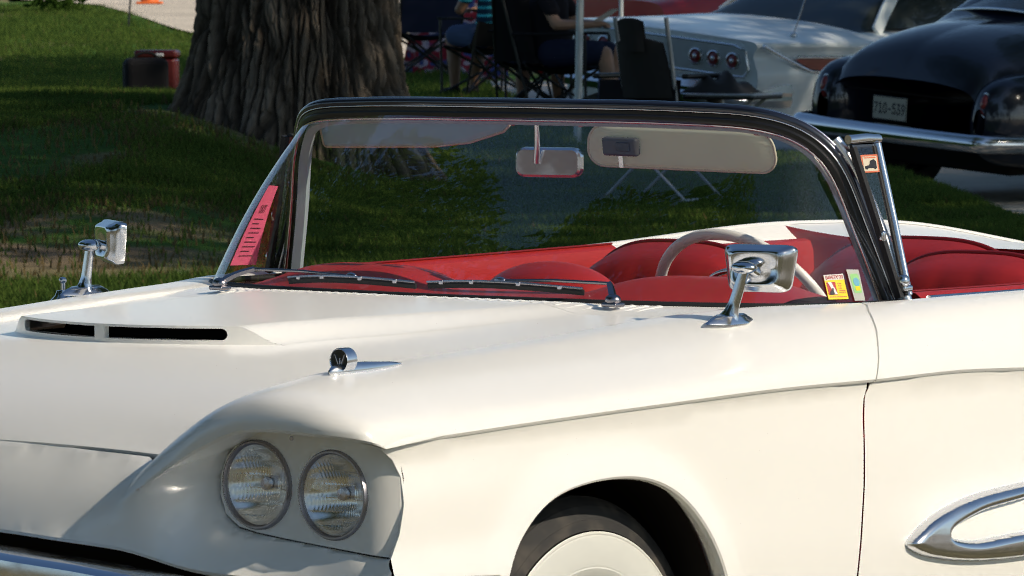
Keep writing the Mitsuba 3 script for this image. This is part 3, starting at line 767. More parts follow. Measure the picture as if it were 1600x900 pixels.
# rear deck
dx = np.linspace(3.72, 5.1, 40); dv = np.linspace(-1, 1, 41)
e = S(dx, np.zeros(40))
DK = np.stack([np.c_[dx + .06 * (1 - v * v) * (dx < 3.73), e[:, 1] * -v, e[:, 2] - .001 - .040 * (1 - abs(v) ** 4)] for v in dv], 1)
obj('rear_deck', gridmesh(DK), 'paint_cream', CAR, smooth=35)
obj('rear_bulkhead', gridmesh(np.stack([DK[0], DK[0] + [-.004, 0, -.012], DK[0] + [-.01, 0, -.45]])), 'red_vinyl', CAR, smooth=40)
obj('tail_panel', gridmesh(np.stack([DK[-1], DK[-1] * [1, 1, 0] + [.02, 0, .35]])), 'paint_cream', CAR, smooth=35)
# tub
tub = [rbox((3.2, 1.5, .04), .01, (2.9, 0, .33)), rbox((.04, 1.5, .5), .01, (3.95, 0, .60)), rbox((.04, 1.5, .45), .01, (1.55, 0, .60))]
obj('cabin_floor', cat(*tub), 'red_cloth', CAR, smooth=30)

# --- dashboard: padded top with two brows
dy = np.linspace(-.65, .65, 120)
def pod(y): return .040 * np.exp(-(np.abs(np.abs(y) - .42) / .20) ** 4)
def dash_row(k):
    p = pod(dy)
    xw = np.minimum(xg(dy), 1.60)
    return [np.c_[xw + .03, dy, .940 + 0 * dy], np.c_[xw + .10, dy, .944 + p * .35], np.c_[np.full_like(dy, 1.68) + .10 * (np.abs(dy) / .78) ** 3, dy, .947 + p * .9], np.c_[np.full_like(dy, 1.75) + .10 * (np.abs(dy) / .78) ** 3, dy, .949 + p], np.c_[np.full_like(dy, 1.81) + .09 * (np.abs(dy) / .78) ** 3, dy, .944 + p * .95], np.c_[np.full_like(dy, 1.835) + .08 * (np.abs(dy) / .78) ** 3, dy, .925 + p * .8], np.c_[np.full_like(dy, 1.83) + .08 * (np.abs(dy) / .78) ** 3, dy, .89 + p * .6], np.c_[np.full_like(dy, 1.80), dy, .70 + 0 * dy]]
R0 = np.array(dash_row(0))
dsp = Akima1DInterpolator(np.arange(len(R0)), R0)(np.linspace(0, len(R0) - 1, 40))
DB = obj('dashboard', gridmesh(dsp), 'red_vinyl', CAR, smooth=50)
obj('console_pod', ellipsoid((.10, .165, .085), (2.0, .14, .906), 4), 'red_vinyl', DB, smooth=True)
# steering wheel
sc = np.array([2.005, -.350, .885]); ax = np.array([.86, 0, .51]); ax /= np.linalg.norm(ax)
e1 = np.array([0, 1., 0]); e2 = np.cross(ax, e1); e2 *= np.sign(e2[2])
cir = lambda r, n=64: np.array([sc + r * (math.cos(a) * e1 + math.sin(a) * e2) for a in np.linspace(0, 2 * np.pi, n, endpoint=False)])
SW = key_for('steering_wheel', CAR); labels[SW] = {'label': 'large ivory steering wheel'}
obj('rim', sweep(cir(.205), circ(.0115, 12, .010), ax, True, False), 'ivory_plastic', SW, smooth=60)
obj('horn_ring', sweep(cir(.115) + ax * .01, circ(.006, 10), ax, True, False), 'chrome', SW, smooth=60)
for a in (math.pi * .05, math.pi * .95):
    d_ = math.cos(a) * e1 + math.sin(a) * e2
    obj('spoke', sweep(np.array([sc + d_ * .02, sc + d_ * .12, sc + d_ * .2]), circ(.02, 10, .008), ax), 'ivory_plastic', SW, smooth=60)
obj('hub', place(lathe([(.0001, .03), (.035, .025), (.05, .0), (.04, -.04), (.03, -.2)], 'x', 32), sc, ax, e1, e2), 'ivory_plastic', SW, smooth=40)
# seats
bsdf('red_piping', pr((.20, .010, .012), .35, .5))
def seatback(name, x, y, w, ztop, dep, tilt=.12):
    n = 26
    a = np.linspace(0, 2 * np.pi, 56, endpoint=False)
    k = 3.4
    rows = []
    for q in np.linspace(-1, 1, n):
        wz = (1 - abs(q) ** 6) ** (1 / 6)
        r_ = dep * (1 - abs(q) ** 5) ** (1 / 3) if abs(q) < 1 else 0
        rows.append((q, wz, r_))
    # outline in (y, z): superellipse; thickness falls off at the edge
    u, v = np.meshgrid(np.linspace(-1, 1, 41), np.linspace(0, 1, 33), indexing='ij')
    prof = 1 - np.abs(u) ** 3.2
    zt = ztop - .52 + .52 * (.55 + .45 * prof ** .55)
    Z = (ztop - .55) + (zt - (ztop - .55)) * v
    Yy = y + u * w
    ed = np.minimum(1 - np.abs(u), (1 - v) * 1.6) 
    tk = dep * np.sqrt(np.clip(1 - (1 - np.clip(ed / .28, 0, 1)) ** 2, 0, 1)) * (.95 + .05 * np.abs(np.cos(u * 10.5)) ** .5)
    fr_ = np.stack([x + tilt * v - tk, Yy, Z], -1); bk = np.stack([x + tilt * v + tk * .7, Yy, Z], -1)
    m = cat(gridmesh(fr_, merge=False), gridmesh(bk, merge=False)); m.merge_vertices(digits_vertex=5)
    st = key_for(name, CAR)
    obj('backrest', m, 'red_vinyl', st, smooth=50)
    ol = np.concatenate([fr_[0, 4:, :], fr_[1:-1, -1, :], fr_[-1, :3:-1, :]]) + [.012, 0, .002]
    obj('piping', tube(ol, .0055, 8, (1, 0, .1)), 'red_piping', st, smooth=60)
    return st
for y_, nm in ((.385, 'front_seat'), (-.385, 'front_seat')):
    st = seatback(nm, 2.60, y_, .285, .992 if y_ > 0 else .990, .075)
    obj('cushion', rbox((.52, .52, .16), .06, (2.34, y_, .55), 2), 'red_vinyl', st, smooth=50)
for y_ in (.36, -.36):
    st = seatback('rear_seat', 3.45, y_, .34, .965, .07)
    obj('cushion', rbox((.45, .6, .16), .06, (3.2, y_, .55), 2), 'red_vinyl', st, smooth=50)

# --- vent windows
VP = lambda x, z, o=0: (x, -.790 + .29 * (z - .95) - o, z)
for s in (-1, 1):
    f = (lambda q: q) if s < 0 else mirror
    VW = key_for('vent_window', CAR)
    obj('rear_post', f(sweep(np.array([VP(1.928, 1.240), VP(1.922, 1.09), VP(1.914, .958)]), circ(.0075, 14, .009), (0, 1, -.3))), 'chrome', VW, smooth=50)
    obj('post_rubber', f(sweep(np.array([VP(1.916, 1.236), VP(1.911, 1.09), VP(1.904, .960)]), circ(.004, 8), (0, 1, -.3))), 'rubber', VW, smooth=50)
    obj('top_rail', f(sweep(np.array([VP(1.840 if s < 0 else 1.880, 1.250), VP(1.895, 1.2515), VP(1.938, 1.249)]), circ(.009, 14, .008), (0, 1, -.3))), 'chrome', VW, smooth=50)
    obj('rail_ledge', f(sweep(np.array([VP(1.852, 1.236, -.006), VP(1.925, 1.236, -.006)]), circ(.004, 8), (0, 1, -.3))), 'rubber', VW, smooth=50)
    obj('front_post', f(sweep(np.array([VP(1.848, 1.235), VP(1.868, 1.10), VP(1.886, .955)]), [(-.006,-.006),(.006,-.006),(.006,.006),(-.006,.006)], (0, 1, -.5))), 'rubber', VW, smooth=20)
    obj('pane', f(gridmesh(np.array([[VP(1.890, .96), VP(1.914, .96)], [VP(1.848, 1.24), VP(1.926, 1.24)]]))), 'glass_pane', VW, smooth=False)
    obj('latch', f(cat(ellipsoid((.012, .012, .014), VP(1.895, .985, .010), 2), rbox((.028, .014, .012), .004, VP(1.902, .972, .008)))), 'chrome', VW, smooth=40)
    obj('hinge', f(rbox((.012, .012, .02), .004, VP(1.872, 1.07, .004))), 'chrome', VW, smooth=40)

# --- sun visors, inside mirror
def visor(c4, nm, mat, rounded, lab, rad):
    A, B_, Cc, D_ = map(np.array, c4)              # top left, top right, bottom right, bottom left
    sq = Polygon([(.01, .0), (.99, .0), (.99, .99), (.01, .99)])
    pg = Polygon(rounded).buffer(.0)
    pg = shapely.affinity.scale(pg, 4.6, 1, origin=(0, 0)).buffer(-rad).buffer(rad, 14)
    pg = shapely.affinity.scale(pg, 1 / 4.6, 1, origin=(0, 0))
    if pg.geom_type != "Polygon": pg = max(pg.geoms, key=lambda g: g.area)
    p2, t2, rg = region(pg.simplify(.003), .06)
    def at(q): return (A * ((1 - q[:, :1]) * (1 - q[:, 1:])) + B_ * (q[:, :1] * (1 - q[:, 1:])) + Cc * (q[:, :1] * q[:, 1:]) + D_ * ((1 - q[:, :1]) * q[:, 1:]))
    nrm = np.cross(B_ - A, D_ - A); nrm /= np.linalg.norm(nrm); nrm *= -np.sign(nrm[0])
    ds = shapely.distance(pg.exterior, shapely.points(p2))
    tk = .007 * np.sqrt(np.clip(ds / .07, 0, 1))[:, None]
    m = cat(tm(at(p2) + nrm * tk, t2, False), tm(at(p2) - nrm * tk, t2, False)); m.merge_vertices(digits_vertex=6)
    V = obj(nm, m, mat, CAR, smooth=50, label=lab)
    rim = at(np.array(pg.exterior.coords)[:-1])
    obj('visor_piping', tube(rim, .003, 6, (1, 0, 0), True), mat + '_edge', V, smooth=60)
    return V, at, nrm
bsdf('grey_vinyl_edge', pr((.50, .40, .30), .5, .3)); bsdf('pale_vinyl_edge', pr((.55, .52, .40), .5, .3))
V1, at1, nv1 = visor([(1.815,-.105,1.272),(1.865,-.505,1.262),(1.880,-.512,1.182),(1.830,-.090,1.192)], 'sun_visor', 'pale_vinyl', [(0, 0), (1, 0), (1, 1), (0, 1)], 'pale grey sun visor on the driver side, hanging down', .42)
V2, at2, nv2 = visor([(1.872,.640,1.275),(1.812,.085,1.278),(1.816,.10,1.225),(1.880,.640,1.214)], 'sun_visor', 'grey_vinyl', [(0, .05), (.9, .0), (1.0, .15), (.97, .45), (.80, .86), (.60, 1.0), (0.02, 1.0)], 'grey blue sun visor on the passenger side, with a pointed tip', .10)
for q in [(1.800, -.595 + .06, 1.262), (1.785, .075, 1.278), (1.79, -.09, 1.277)]:
    obj('visor_bracket', cat(rbox((.02, .035, .012), .004, q), ellipsoid((.009, .009, .007), np.array(q) + [0, -.015, -.004], 2)), 'chrome', CAR, smooth=40)
IM = key_for('inside_mirror', CAR)
obj('bracket', hull([(1.77, -.035, 1.287), (1.77, .045, 1.287), (1.80, -.03, 1.285), (1.80, .04, 1.285), (1.785, -.012, 1.268), (1.785, .022, 1.268), (1.80, 0, 1.272)]), 'chrome', IM, smooth=30)
obj('stem', tube(smoothpath([(1.79, .006, 1.272), (1.80, .012, 1.235), (1.812, .024, 1.195)], 10), .0055, 10, scale=np.linspace(.8, 1.25, 10)), 'chrome', IM, smooth=60)
mp = [shapely.box(-.052, -.010, .052, .010).buffer(b_, 12) for b_ in (.014, .0185, .0195, .0185)]
mr = [np.array(q_.exterior.coords)[np.linspace(0, len(q_.exterior.coords) - 1, 60).astype(int)[:-1]] for q_ in mp]
mh = hull(np.vstack([np.c_[np.full(len(q_), x_), q_] for q_, x_ in zip(mr, (-.010, -.006, .002, .008))]))
mh = place(mh, (1.83, .006, 1.195), (.97, .22, 0), (-.22, .97, 0), (0, 0, 1))
obj('housing', mh, 'chrome', IM, smooth=40)
# wipers
def wiper(s, pivot, elbow, tip, b0, b1):
    W = key_for('wiper', CAR)
    pv, el, tp = map(np.array, (pivot, elbow, tip))
    obj('pivot', cat(ellipsoid((.014, .016, .012), pv, 2), rbox((.03, .035, .008), .003, pv + [0, 0, -.008])), 'rim_steel', W, smooth=40)
    obj('arm', sweep(smoothpath([pv, pv * .6 + el * .4 + [0, 0, .004], el], 12), [(-.007,-.002),(.007,-.002),(.005,.005),(-.005,.005)], (-.6, 0, .8), scale=np.linspace(1.15, .8, 12)), 'rim_steel', W, smooth=30)
    obj('arm_tip', tube(np.array([el, (el + tp) / 2 + [0, 0, .003], tp]), .0032, 8), 'rim_steel', W, smooth=50)
    L = np.linspace(0, 1, 20)[:, None]; b0, b1 = np.array(b0), np.array(b1)
    bl = b0 * (1 - L) + b1 * L + np.array([-.03, 0, .008]) * np.sin(np.pi * L)
    obj('blade', sweep(bl, [(-.0025,-.007),(.0025,-.007),(.003,.001),(.0012,.004),(-.0012,.004),(-.003,.001)], (-.3, 0, 1)), 'rubber', W, smooth=30)
    obj('blade_spine', sweep(bl + [-.004, 0, .006], circ(.0022, 6), (-.3, 0, 1)), 'steel', W, smooth=50)
    for q in (.12, .35, .65, .88):
        c = b0 * (1 - q) + b1 * q + np.array([-.03, 0, .008]) * math.sin(math.pi * q) + [-.005, 0, .004]
        obj('blade_clip', rbox((.006, .010, .008), .002, c), 'steel', W, smooth=30)
    obj('blade_joint', ellipsoid((.006, .014, .008), tp, 2), 'steel', W, smooth=40)
WIP = True

# --- door spear
SP = key_for('door_spear', CAR)
so = smoothpath([(1.661,.521),(1.681,.541),(1.728,.565),(1.799,.585),(1.892,.599),(2.007,.607),(2.30,.612),(2.42,.57),(2.40,.50),(2.25,.474),(2.007,.472),(1.923,.473),(1.82,.479),(1.738,.491),(1.679,.508)], 160, True)
si = smoothpath([(1.772,.531),(1.83,.556),(1.902,.569),(2.007,.578),(2.27,.583),(2.36,.55),(2.25,.521),(2.007,.519),(1.902,.515),(1.809,.519)], 120, True)
sp_poly = Polygon(so).difference(Polygon(si))
p2, t2, rg = region(sp_poly, .0028)
ds = shapely.distance(sp_poly.boundary, shapely.points(p2))
hgt = .004 + .020 * np.sqrt(1 - (1 - np.clip(ds / .016, 0, 1)) ** 2)
V = np.c_[p2[:, 0], side_y(p2) - hgt, p2[:, 1]]
par = [tm(V, t2, False)]
for r_ in rg:
    q = V[r_]; par.append(gridmesh(np.stack([q, q + [0, .006, 0]]), close_v=True, merge=False))
m = cat(*par); m.merge_vertices(digits_vertex=6)
obj('blade', m, 'chrome', SP, smooth=50)
wiper(1, (1.425, .505, .962), (1.47, .455, .990), (1.452, .190, .984), (1.482, .375, .970), (1.425, .005, .975))
wiper(-1, (1.425, -.470, .962), (1.465, -.430, .990), (1.445, -.185, .988), (1.432, -.02, .976), (1.478, -.36, .972))
AN = key_for('antenna_base', CAR)
obj('collar', lathe([(.0001, .03), (.012, .028), (.016, .018), (.028, .006), (.034, -.004)], 'z', 24, (1.36, .865, .912)), 'chrome', AN, smooth=40)
obj('mast_tip', cat(tube(np.array([(1.36, .865, .93), (1.36, .865, .958)]), .005, 10), ellipsoid((.008, .008, .007), (1.36, .865, .960), 2)), 'chrome', AN, smooth=50)
# ================================================================== the park: lawn, street, trees
_eD = [-80, 20, 26, 30, 34, 36, 38, 40, 43.7, 46, 49, 52, 55, 60, 66.7, 75, 100, 160, 220]
_eS = [6.0, 4.4, 3.6, 3.15, 2.85, 2.62, 2.2, 1.6, .85, .5, .2, 0, -.8, -2.2, -3.7, -4.9, -9, -19, -30]
edge_s = P1(_eD, _eS)
def lawn_z(D, s):
    D = np.asarray(D, float)
    z = .0165 * np.clip(D - 20, 0, 60)
    z = z + .45 * sst(-.35, -2.2, s) * sst(25.5, 35.2, D) * sst(45, 36, D)
    z = z + .03 * (meshkit.noise(np.stack([D * .5, s * .7, 0 * D], -1), 3) - .5)
    k = sst(-.35, .05, s - edge_s(D)) * sst(62, 52, D)
    return z * (1 - k) + (street_z(D, s) - .12) * k - .05 * sst(-.02, .12, s - edge_s(D)) * sst(56, 62, D)
def street_z(D, s):
    D = np.asarray(D, float)
    a = -.15 + .010 * np.clip(D - 30, 0, 15)
    b = .0165 * np.clip(D - 20, 0, 60) + .012
    k = sst(44, 64, D)
    return a * (1 - k) + b * k + 0 * s
def site_grid(Ds, ss_, zf):
    Dg, sg = np.meshgrid(Ds, ss_, indexing='ij')
    return ORG + FWD * Dg[..., None] + RGT * sg[..., None] + np.stack([0 * Dg, 0 * Dg, zf(Dg, sg)], -1)
def soil_colour(p, n, uv):
    D = (p.x - float(EYE[0])) * float(FWD[0]) + (p.y - float(EYE[1])) * float(FWD[1])
    s_ = (p.x - float(EYE[0])) * float(RGT[0]) + (p.y - float(EYE[1])) * float(RGT[1])
    green = MIX((.030, .070, .014), (.045, .100, .020), F(p.x * 1.7, p.y * 1.7, 0))
    dirt = mi.Color3f(.17, .125, .082) * (.55 + .8 * F(p.x * 6, p.y * 6, 3.0))
    q = dr.square((D - 28.3) / 1.8) + dr.square((s_ + 2.15) / .8)
    worn = dr.maximum(SS(.60, .72, F(p.x * .55, p.y * .55, 4.0)) * .6, dr.exp(-q * q) * SS(.30, .52, F(p.x * 2.0, p.y * 2.0, 9.0)))
    near = mi.Color3f(.14, .125, .075) * (.6 + .7 * F(p.x * 3, p.y * 3, 7.0))
    lawn_ = MIX(green, dirt, worn) * (0.7 + .6 * F(p.x * 21, p.y * 21, 1.0))
    return MIX(near, lawn_, SS(15.0, 22.0, D + 5 * F(p.x * .3, p.y * .3, 2.0)))
bsdf('soil', pr(mikit.proc(soil_colour), .95, .1))
bsdf('concrete', two({'type': 'bumpmap', 'arbitrary': mikit.proc(lambda p, n, uv: F(p.x * 70, p.y * 70, 0), eps=2e-3), 'scale': .004, 'bsdf': {'type': 'principled', 'base_color': mikit.proc(lambda p, n, uv: mi.Color3f(.42, .375, .31) * (0.72 + .45 * F(p.x * 1.3, p.y * 1.3, 0) + .12 * N(p.x * 40, p.y * 40))), 'roughness': .9, 'specular': .2}}))
Dl = np.r_[np.linspace(-90, 18, 28), np.linspace(20, 82, 190), np.linspace(84, 260, 30)]
sl = np.r_[np.linspace(-120, -9, 20), np.linspace(-8.5, 5, 150), np.linspace(6, 120, 20)]
obj('lawn', gridmesh(site_grid(Dl, sl, lawn_z)), 'soil', kind='structure', smooth=True)
Ds = np.r_[np.linspace(-80, 20, 20), np.linspace(22, 82, 90), np.linspace(86, 260, 30)]
w_ = np.linspace(0, 1, 16)
SG = np.stack([ORG + FWD * D + RGT * (edge_s(D) - .02 + (60 if D < 60 else 13) * w_)[:, None] + np.array([0, 0, 1.]) * (street_z(D, 0) + .0 * w_)[:, None] for D in Ds])
obj('street', gridmesh(SG), 'concrete', kind='structure', smooth=True)

# grass blades: one object nobody could count
def blades(n, Dr, sr, h0, h1, seed):
    g = np.random.default_rng(seed)
    D = g.uniform(*Dr, n); s = g.uniform(sr[0], sr[1], n) * D / 40.0
    keep = s < edge_s(D) - g.uniform(0, .35, n)
    pn = meshkit.fbm(np.stack([D * .22, s * .6, 0 * D + 4], -1), 3, 11)
    bare = np.clip(sst(.60, .72, pn) * sst(38, 32, D) * sst(-.6, -1.0, s) + 1.05 * np.exp(-(((D - 28.3) / 1.7) ** 2 + ((s + 2.15) / .75) ** 2) ** 2) * sst(.30, .5, pn), 0, 1)
    keep &= g.random(n) > .93 * bare
    dist_t = np.hypot(D - 35, s + 1.3)
    keep &= dist_t > .95 + .35 * g.random(n)
    D, s, bare = D[keep], s[keep], bare[keep]; n = len(D)
    p = ORG + FWD * D[:, None] + RGT * s[:, None]; p[:, 2] = lawn_z(D, s) - .004
    clump = meshkit.noise(np.stack([D * 2.1, s * 2.1, 0 * D], -1), 5)
    h = g.uniform(h0, h1, n) * (.6 + .9 * clump)
    az = g.uniform(0, 2 * np.pi, n); w = g.uniform(.0022, .0045, n) * 1.6
    side = np.stack([np.cos(az), np.sin(az), 0 * az], -1)
    ln = np.stack([-np.sin(az), np.cos(az), 0 * az], -1) * (g.uniform(.15, .9, n) * h)[:, None]
    up = np.stack([0 * h, 0 * h, h], -1)
    V = np.stack([p - side * w[:, None], p + side * w[:, None], p + up * .6 + ln * .35 + side * w[:, None] * .7, p + up * .6 + ln * .35 - side * w[:, None] * .7, p + up + ln], 1)
    i = np.arange(n)[:, None] * 5
    Fc = np.concatenate([i + [0, 1, 2], i + [0, 2, 3], i + [3, 2, 4]], 0)
    t = np.clip(.15 + .75 * meshkit.fbm(np.stack([D * .8, s * 1.2, 0 * D + 9], -1), 3, 21) + g.normal(0, .12, n), 0, 1)[:, None]
    col = np.array([.046, .098, .024]) * (1 - t) + np.array([.155, .220, .044]) * t
    dry = (g.random(n) < .025 + .5 * bare)[:, None]
    col = np.where(dry, np.array([.20, .15, .07]) * g.uniform(.6, 1.1, (n, 1)), col)
    return V.reshape(-1, 3), Fc, np.repeat(col, 5, 0)
bsdf('grass_blade', {'type': 'principledthin', 'base_color': {'type': 'mesh_attribute', 'name': 'vertex_color'}, 'roughness': .5, 'diff_trans': .9, 'spec_trans': 0.0, 'eta': 1.4})
parts_ = [blades(300000, (24, 38), (-4.4, 3.6), .03, .065, 1), blades(190000, (38, 80), (-4.3, 2.0), .035, .075, 2)]
gv, gf, gc, off = [], [], [], 0
for v, f, c in parts_:
    gv.append(v); gf.append(f + off); gc.append(c); off += len(v)
gm = trimesh.Trimesh(np.vstack(gv), np.vstack(gf), process=False)
obj('grass', gm, 'grass_blade', kind='stuff', smooth=False, color=np.vstack(gc), label='mown green lawn grass with bare brown patches behind the cream convertible')

# --- trees
bsdf('bark', two({'type': 'bumpmap', 'arbitrary': mikit.proc(lambda p, n, uv: F(p.x * 45, p.y * 45, p.z * 14), eps=3e-3), 'scale': .02, 'bsdf': {'type': 'principled', 'base_color': {'type': 'mesh_attribute', 'name': 'vertex_color'}, 'roughness': .95, 'specular': .1}}))
bsdf('leaf', {'type': 'principledthin', 'base_color': mikit.proc(lambda p, n, uv: MIX((.045, .10, .018), (.10, .16, .03), F(p.x * .9, p.y * .9, p.z * .9))), 'roughness': .5, 'diff_trans': .9, 'spec_trans': 0.0, 'eta': 1.4})
def big_trunk(c, zb):
    nt, nz = 1000, 380
    th = np.linspace(0, 2 * np.pi, nt, endpoint=False)
    z = np.r_[np.linspace(-.35, 2.2, 330), np.linspace(2.25, 6.5, nz - 330)]
    TH, Z = np.meshgrid(th, z, indexing='ij')
    Zc = np.clip(Z, 0, None)
    r = .60 - .02 * Z.clip(0, 3) + .0 * TH
    flare = np.exp(-(Z + .1).clip(0) / .33)
    r = r + flare * (.16 + .20 * np.clip(np.cos(TH * 5 + .6) * .5 + .5, 0, 1) ** 2 + .12 * np.clip(np.cos(TH * 3 + 2.2) * .5 + .5, 0, 1) ** 3)
    r = r * (1 + .05 * np.cos(2 * TH + .4) + .035 * np.cos(5 * TH + Z * .25) * np.exp(-Z.clip(0) * .25))
    th0 = np.arctan2(*( (-FWD * .93 + RGT * .38)[[1, 0]]))
    dth = (TH - th0 + np.pi) % (2 * np.pi) - np.pi
    r = r - .10 * np.exp(-(dth / .10) ** 2) * sst(-.1, .5, Z)
    # plates and furrows of old bark
    wob = .35 * (meshkit.fbm(np.stack([np.cos(TH) * 4, np.sin(TH) * 4, Z * 2.2], -1), 3, 2) - .5)
    ca, sa = np.cos(TH + wob * .5), np.sin(TH + wob * .5)
    from scipy.spatial import cKDTree
    gq = np.random.default_rng(77)
    def plates(wd, ht, sd):
        n = int(2 * np.pi * .68 / wd * 7.2 / ht)
        a_ = gq.uniform(0, 2 * np.pi, n); z_ = gq.uniform(-.5, 6.7, n)
        tree = cKDTree(np.c_[np.cos(a_) * .68 / wd, np.sin(a_) * .68 / wd, z_ / ht])
        d, ix = tree.query(np.stack([ca * .68 / wd, sa * .68 / wd, (Z + .25 * wob) / ht], -1).reshape(-1, 3), k=2)
        return (d[:, 1] - d[:, 0]).reshape(TH.shape), gq.random(n)[ix[:, 0]].reshape(TH.shape)
    e1_, q1_ = plates(.062, .50, 1); e2_, q2_ = plates(.028, .12, 2)
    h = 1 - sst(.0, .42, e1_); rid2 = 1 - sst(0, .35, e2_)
    fine = meshkit.fbm(np.stack([ca * 60, sa * 60, Z * 30], -1), 3, 5)
    r = r - .040 * h ** 1.4 - .013 * rid2 + .014 * (q1_ - .5) + .007 * (q2_ - .5) + .012 * (fine - .5)
    side_ = np.cos(TH - np.arctan2(-FWD[1] * .3 - RGT[1], -FWD[0] * .3 - RGT[0]))
    r = r + flare * .30 * np.clip(side_, 0, 1) ** 2
    V = np.stack([c[0] + r * np.cos(TH), c[1] + r * np.sin(TH), zb + Z], -1)
    g = meshkit.fbm(np.stack([ca * 9, sa * 9, Z * 3], -1), 3, 31)
    light = np.clip(.42 + .9 * (g - .5) + .5 * (fine - .5) + .35 * (q2_ - .5) + .25 * (q1_ - .5), 0, 1)[..., None]
    col = np.array([.090, .068, .050]) * (1 - light) + np.array([.29, .235, .18]) * light
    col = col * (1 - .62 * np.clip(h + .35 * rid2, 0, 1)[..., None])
    return gridmesh(V, close_u=True, merge=False), col.reshape(-1, 3)
def limbs(c, z0, n, spread, h, r0, seed):
    g = np.random.default_rng(seed); out = []
    for k in range(n):
        a = 2 * np.pi * k / n + g.uniform(-.4, .4)
        d = np.array([math.cos(a), math.sin(a), 0])
        p = smoothpath([c + [0, 0, z0 - .6], c + d * spread * .2 + [0, 0, z0 + h * .25], c + d * spread * .55 + [0, 0, z0 + h * .6], c + d * spread * .9 + [0, 0, z0 + h * g.uniform(.75, 1)]], 14)
        out.append(tube(p, r0, 9, (1, 0, 0), scale=np.linspace(1, .2, 14)))
    return cat(out)
def leaves(c, R, n, size, seed, holes=.5):
    g = np.random.default_rng(seed)
    u = g.normal(size=(n * 3, 3)); u /= np.linalg.norm(u, axis=1, keepdims=True)
    p = u * (g.random((n * 3, 1)) ** .45)
    d = meshkit.fbm(p * 2.3 + 7, 3, seed)
    p = p[d > holes - .12 * 0][:n] * np.asarray(R) + np.asarray(c)
    n = len(p)
    a = g.normal(size=(n, 3)); a /= np.linalg.norm(a, axis=1, keepdims=True)
    b = np.cross(a, g.normal(size=(n, 3))); b /= np.linalg.norm(b, axis=1, keepdims=True)
    sz = size * g.uniform(.6, 1.3, (n, 1))
    V = np.stack([p - a * sz, p + b * sz * .5, p + a * sz, p - b * sz * .5], 1).reshape(-1, 3)
    i = np.arange(n)[:, None] * 4
    return trimesh.Trimesh(V, np.concatenate([i + [0, 1, 2], i + [0, 2, 3]], 0), process=False)
def vcol(m, c): return np.tile(np.asarray(c, float), (len(m.vertices), 1))
tc = site(35.0, -1.27)
TR = thing('shade_tree', 'huge old tree trunk with deeply furrowed grey bark and flared roots behind the windshield', 'tree')
m, col = big_trunk(tc, float(lawn_z(35.0, -1.27)) - .08)
obj('trunk', m, 'bark', TR, smooth=True, color=col)
lm = limbs(tc, 6.6, 6, 5.0, 5.0, .26, 3)
obj('limbs', lm, 'bark', TR, smooth=True, color=vcol(lm, (.12, .10, .08)))
obj('crown', leaves(tc + [0, 0, 10.5], (7.0, 7.0, 4.0), 26000, .11, 5, .47), 'leaf', TR, smooth=False)
# neighbouring park trees right of the picture, whose shade falls on the lawn, and trees behind the photographer
def park_tree(D, s, h, R, n, seed, label, leaf=.13, hl=.475):
    z0 = float(lawn_z(D, s)) if s < edge_s(D) else float(street_z(D, s))
    c = site(D, s, z0)
    t = thing('park_tree', label, 'tree')
    tp = smoothpath([c + [0, 0, -.2], c + [.05, 0, h * .3], c + [-.05, .05, h * .62]], 12)
    tk = tube(tp, .34, 14, (1, 0, 0), scale=np.linspace(1.3, .55, 12))
    obj('trunk', tk, 'bark', t, smooth=True, color=vcol(tk, (.10, .085, .07)))
    lb = limbs(c, h * .45, 6, R[0] * .8, h * .45, .14, seed)
    obj('limbs', lb, 'bark', t, smooth=True, color=vcol(lb, (.10, .085, .07)))
    obj('crown', leaves(c + [0, 0, h * .68], R, n, leaf, seed, hl), 'leaf', t, smooth=False)
park_tree(25.5, 10.5, 11, (5.6, 5.6, 4.2), 24000, 11, 'leafy park tree to the right of the cars, nearest of the row')
park_tree(35, 12.5, 12, (6.0, 6.0, 4.6), 24000, 12, 'leafy park tree to the right of the cars, second of the row')
park_tree(46, 11.0, 12, (6.4, 6.4, 4.6), 24000, 13, 'leafy park tree to the right of the cars, third of the row')
for k, (D, s, h) in enumerate([(-16, -9, 10), (-22, 3, 11), (-20, 14, 9), (-12, -22, 11), (4, -18, 16), (16, -16, 17), (-14, 26, 10), (27, -18, 17), (-5, -21, 16), (4.0, -8.6, 17)]):
    park_tree(D, s, h, (4.6, 4.6, 3.6) if h < 12 else (6.8, 6.8, 5.6), 7000 if h < 12 else 22000, 40 + k, 'leafy park tree standing behind the photographer, number %s in line' % ['one', 'two', 'three', 'four', 'five', 'six', 'seven', 'eight', 'nine', 'ten'][k], .2)
# ================================================================== things on the lawn
bsdf('black_fabric', pr((.012, .012, .014), .85, .2)); bsdf('navy_fabric', pr((.018, .024, .055), .85, .2))
bsdf('charcoal_fabric', pr((.022, .021, .022), .6, .4)); bsdf('black_metal', pr((.012, .012, .012), .4, .5))
bsdf('grey_tube', pr((.42, .44, .46), .35, .5, metallic=.4)); bsdf('pole_white', pr((.55, .60, .62), .4, .5))
bsdf('skin', pr((.42, .24, .16), .5, .4)); bsdf('skin_tan', pr((.30, .16, .10), .5, .4))
bsdf('shirt_blue', pr(mikit.proc(lambda p, n, uv: MIX((.008, .045, .09), (.06, .50, .62), SS(.25, .6, dr.sin(p.z * 95 + 1.2 * dr.sin(p.x * 9))))), .8, .2))
bsdf('shirt_dark', pr((.015, .013, .018), .85, .2)); bsdf('denim', pr((.06, .09, .17), .85, .2)); bsdf('hair_brown', pr((.04, .025, .015), .6, .3))
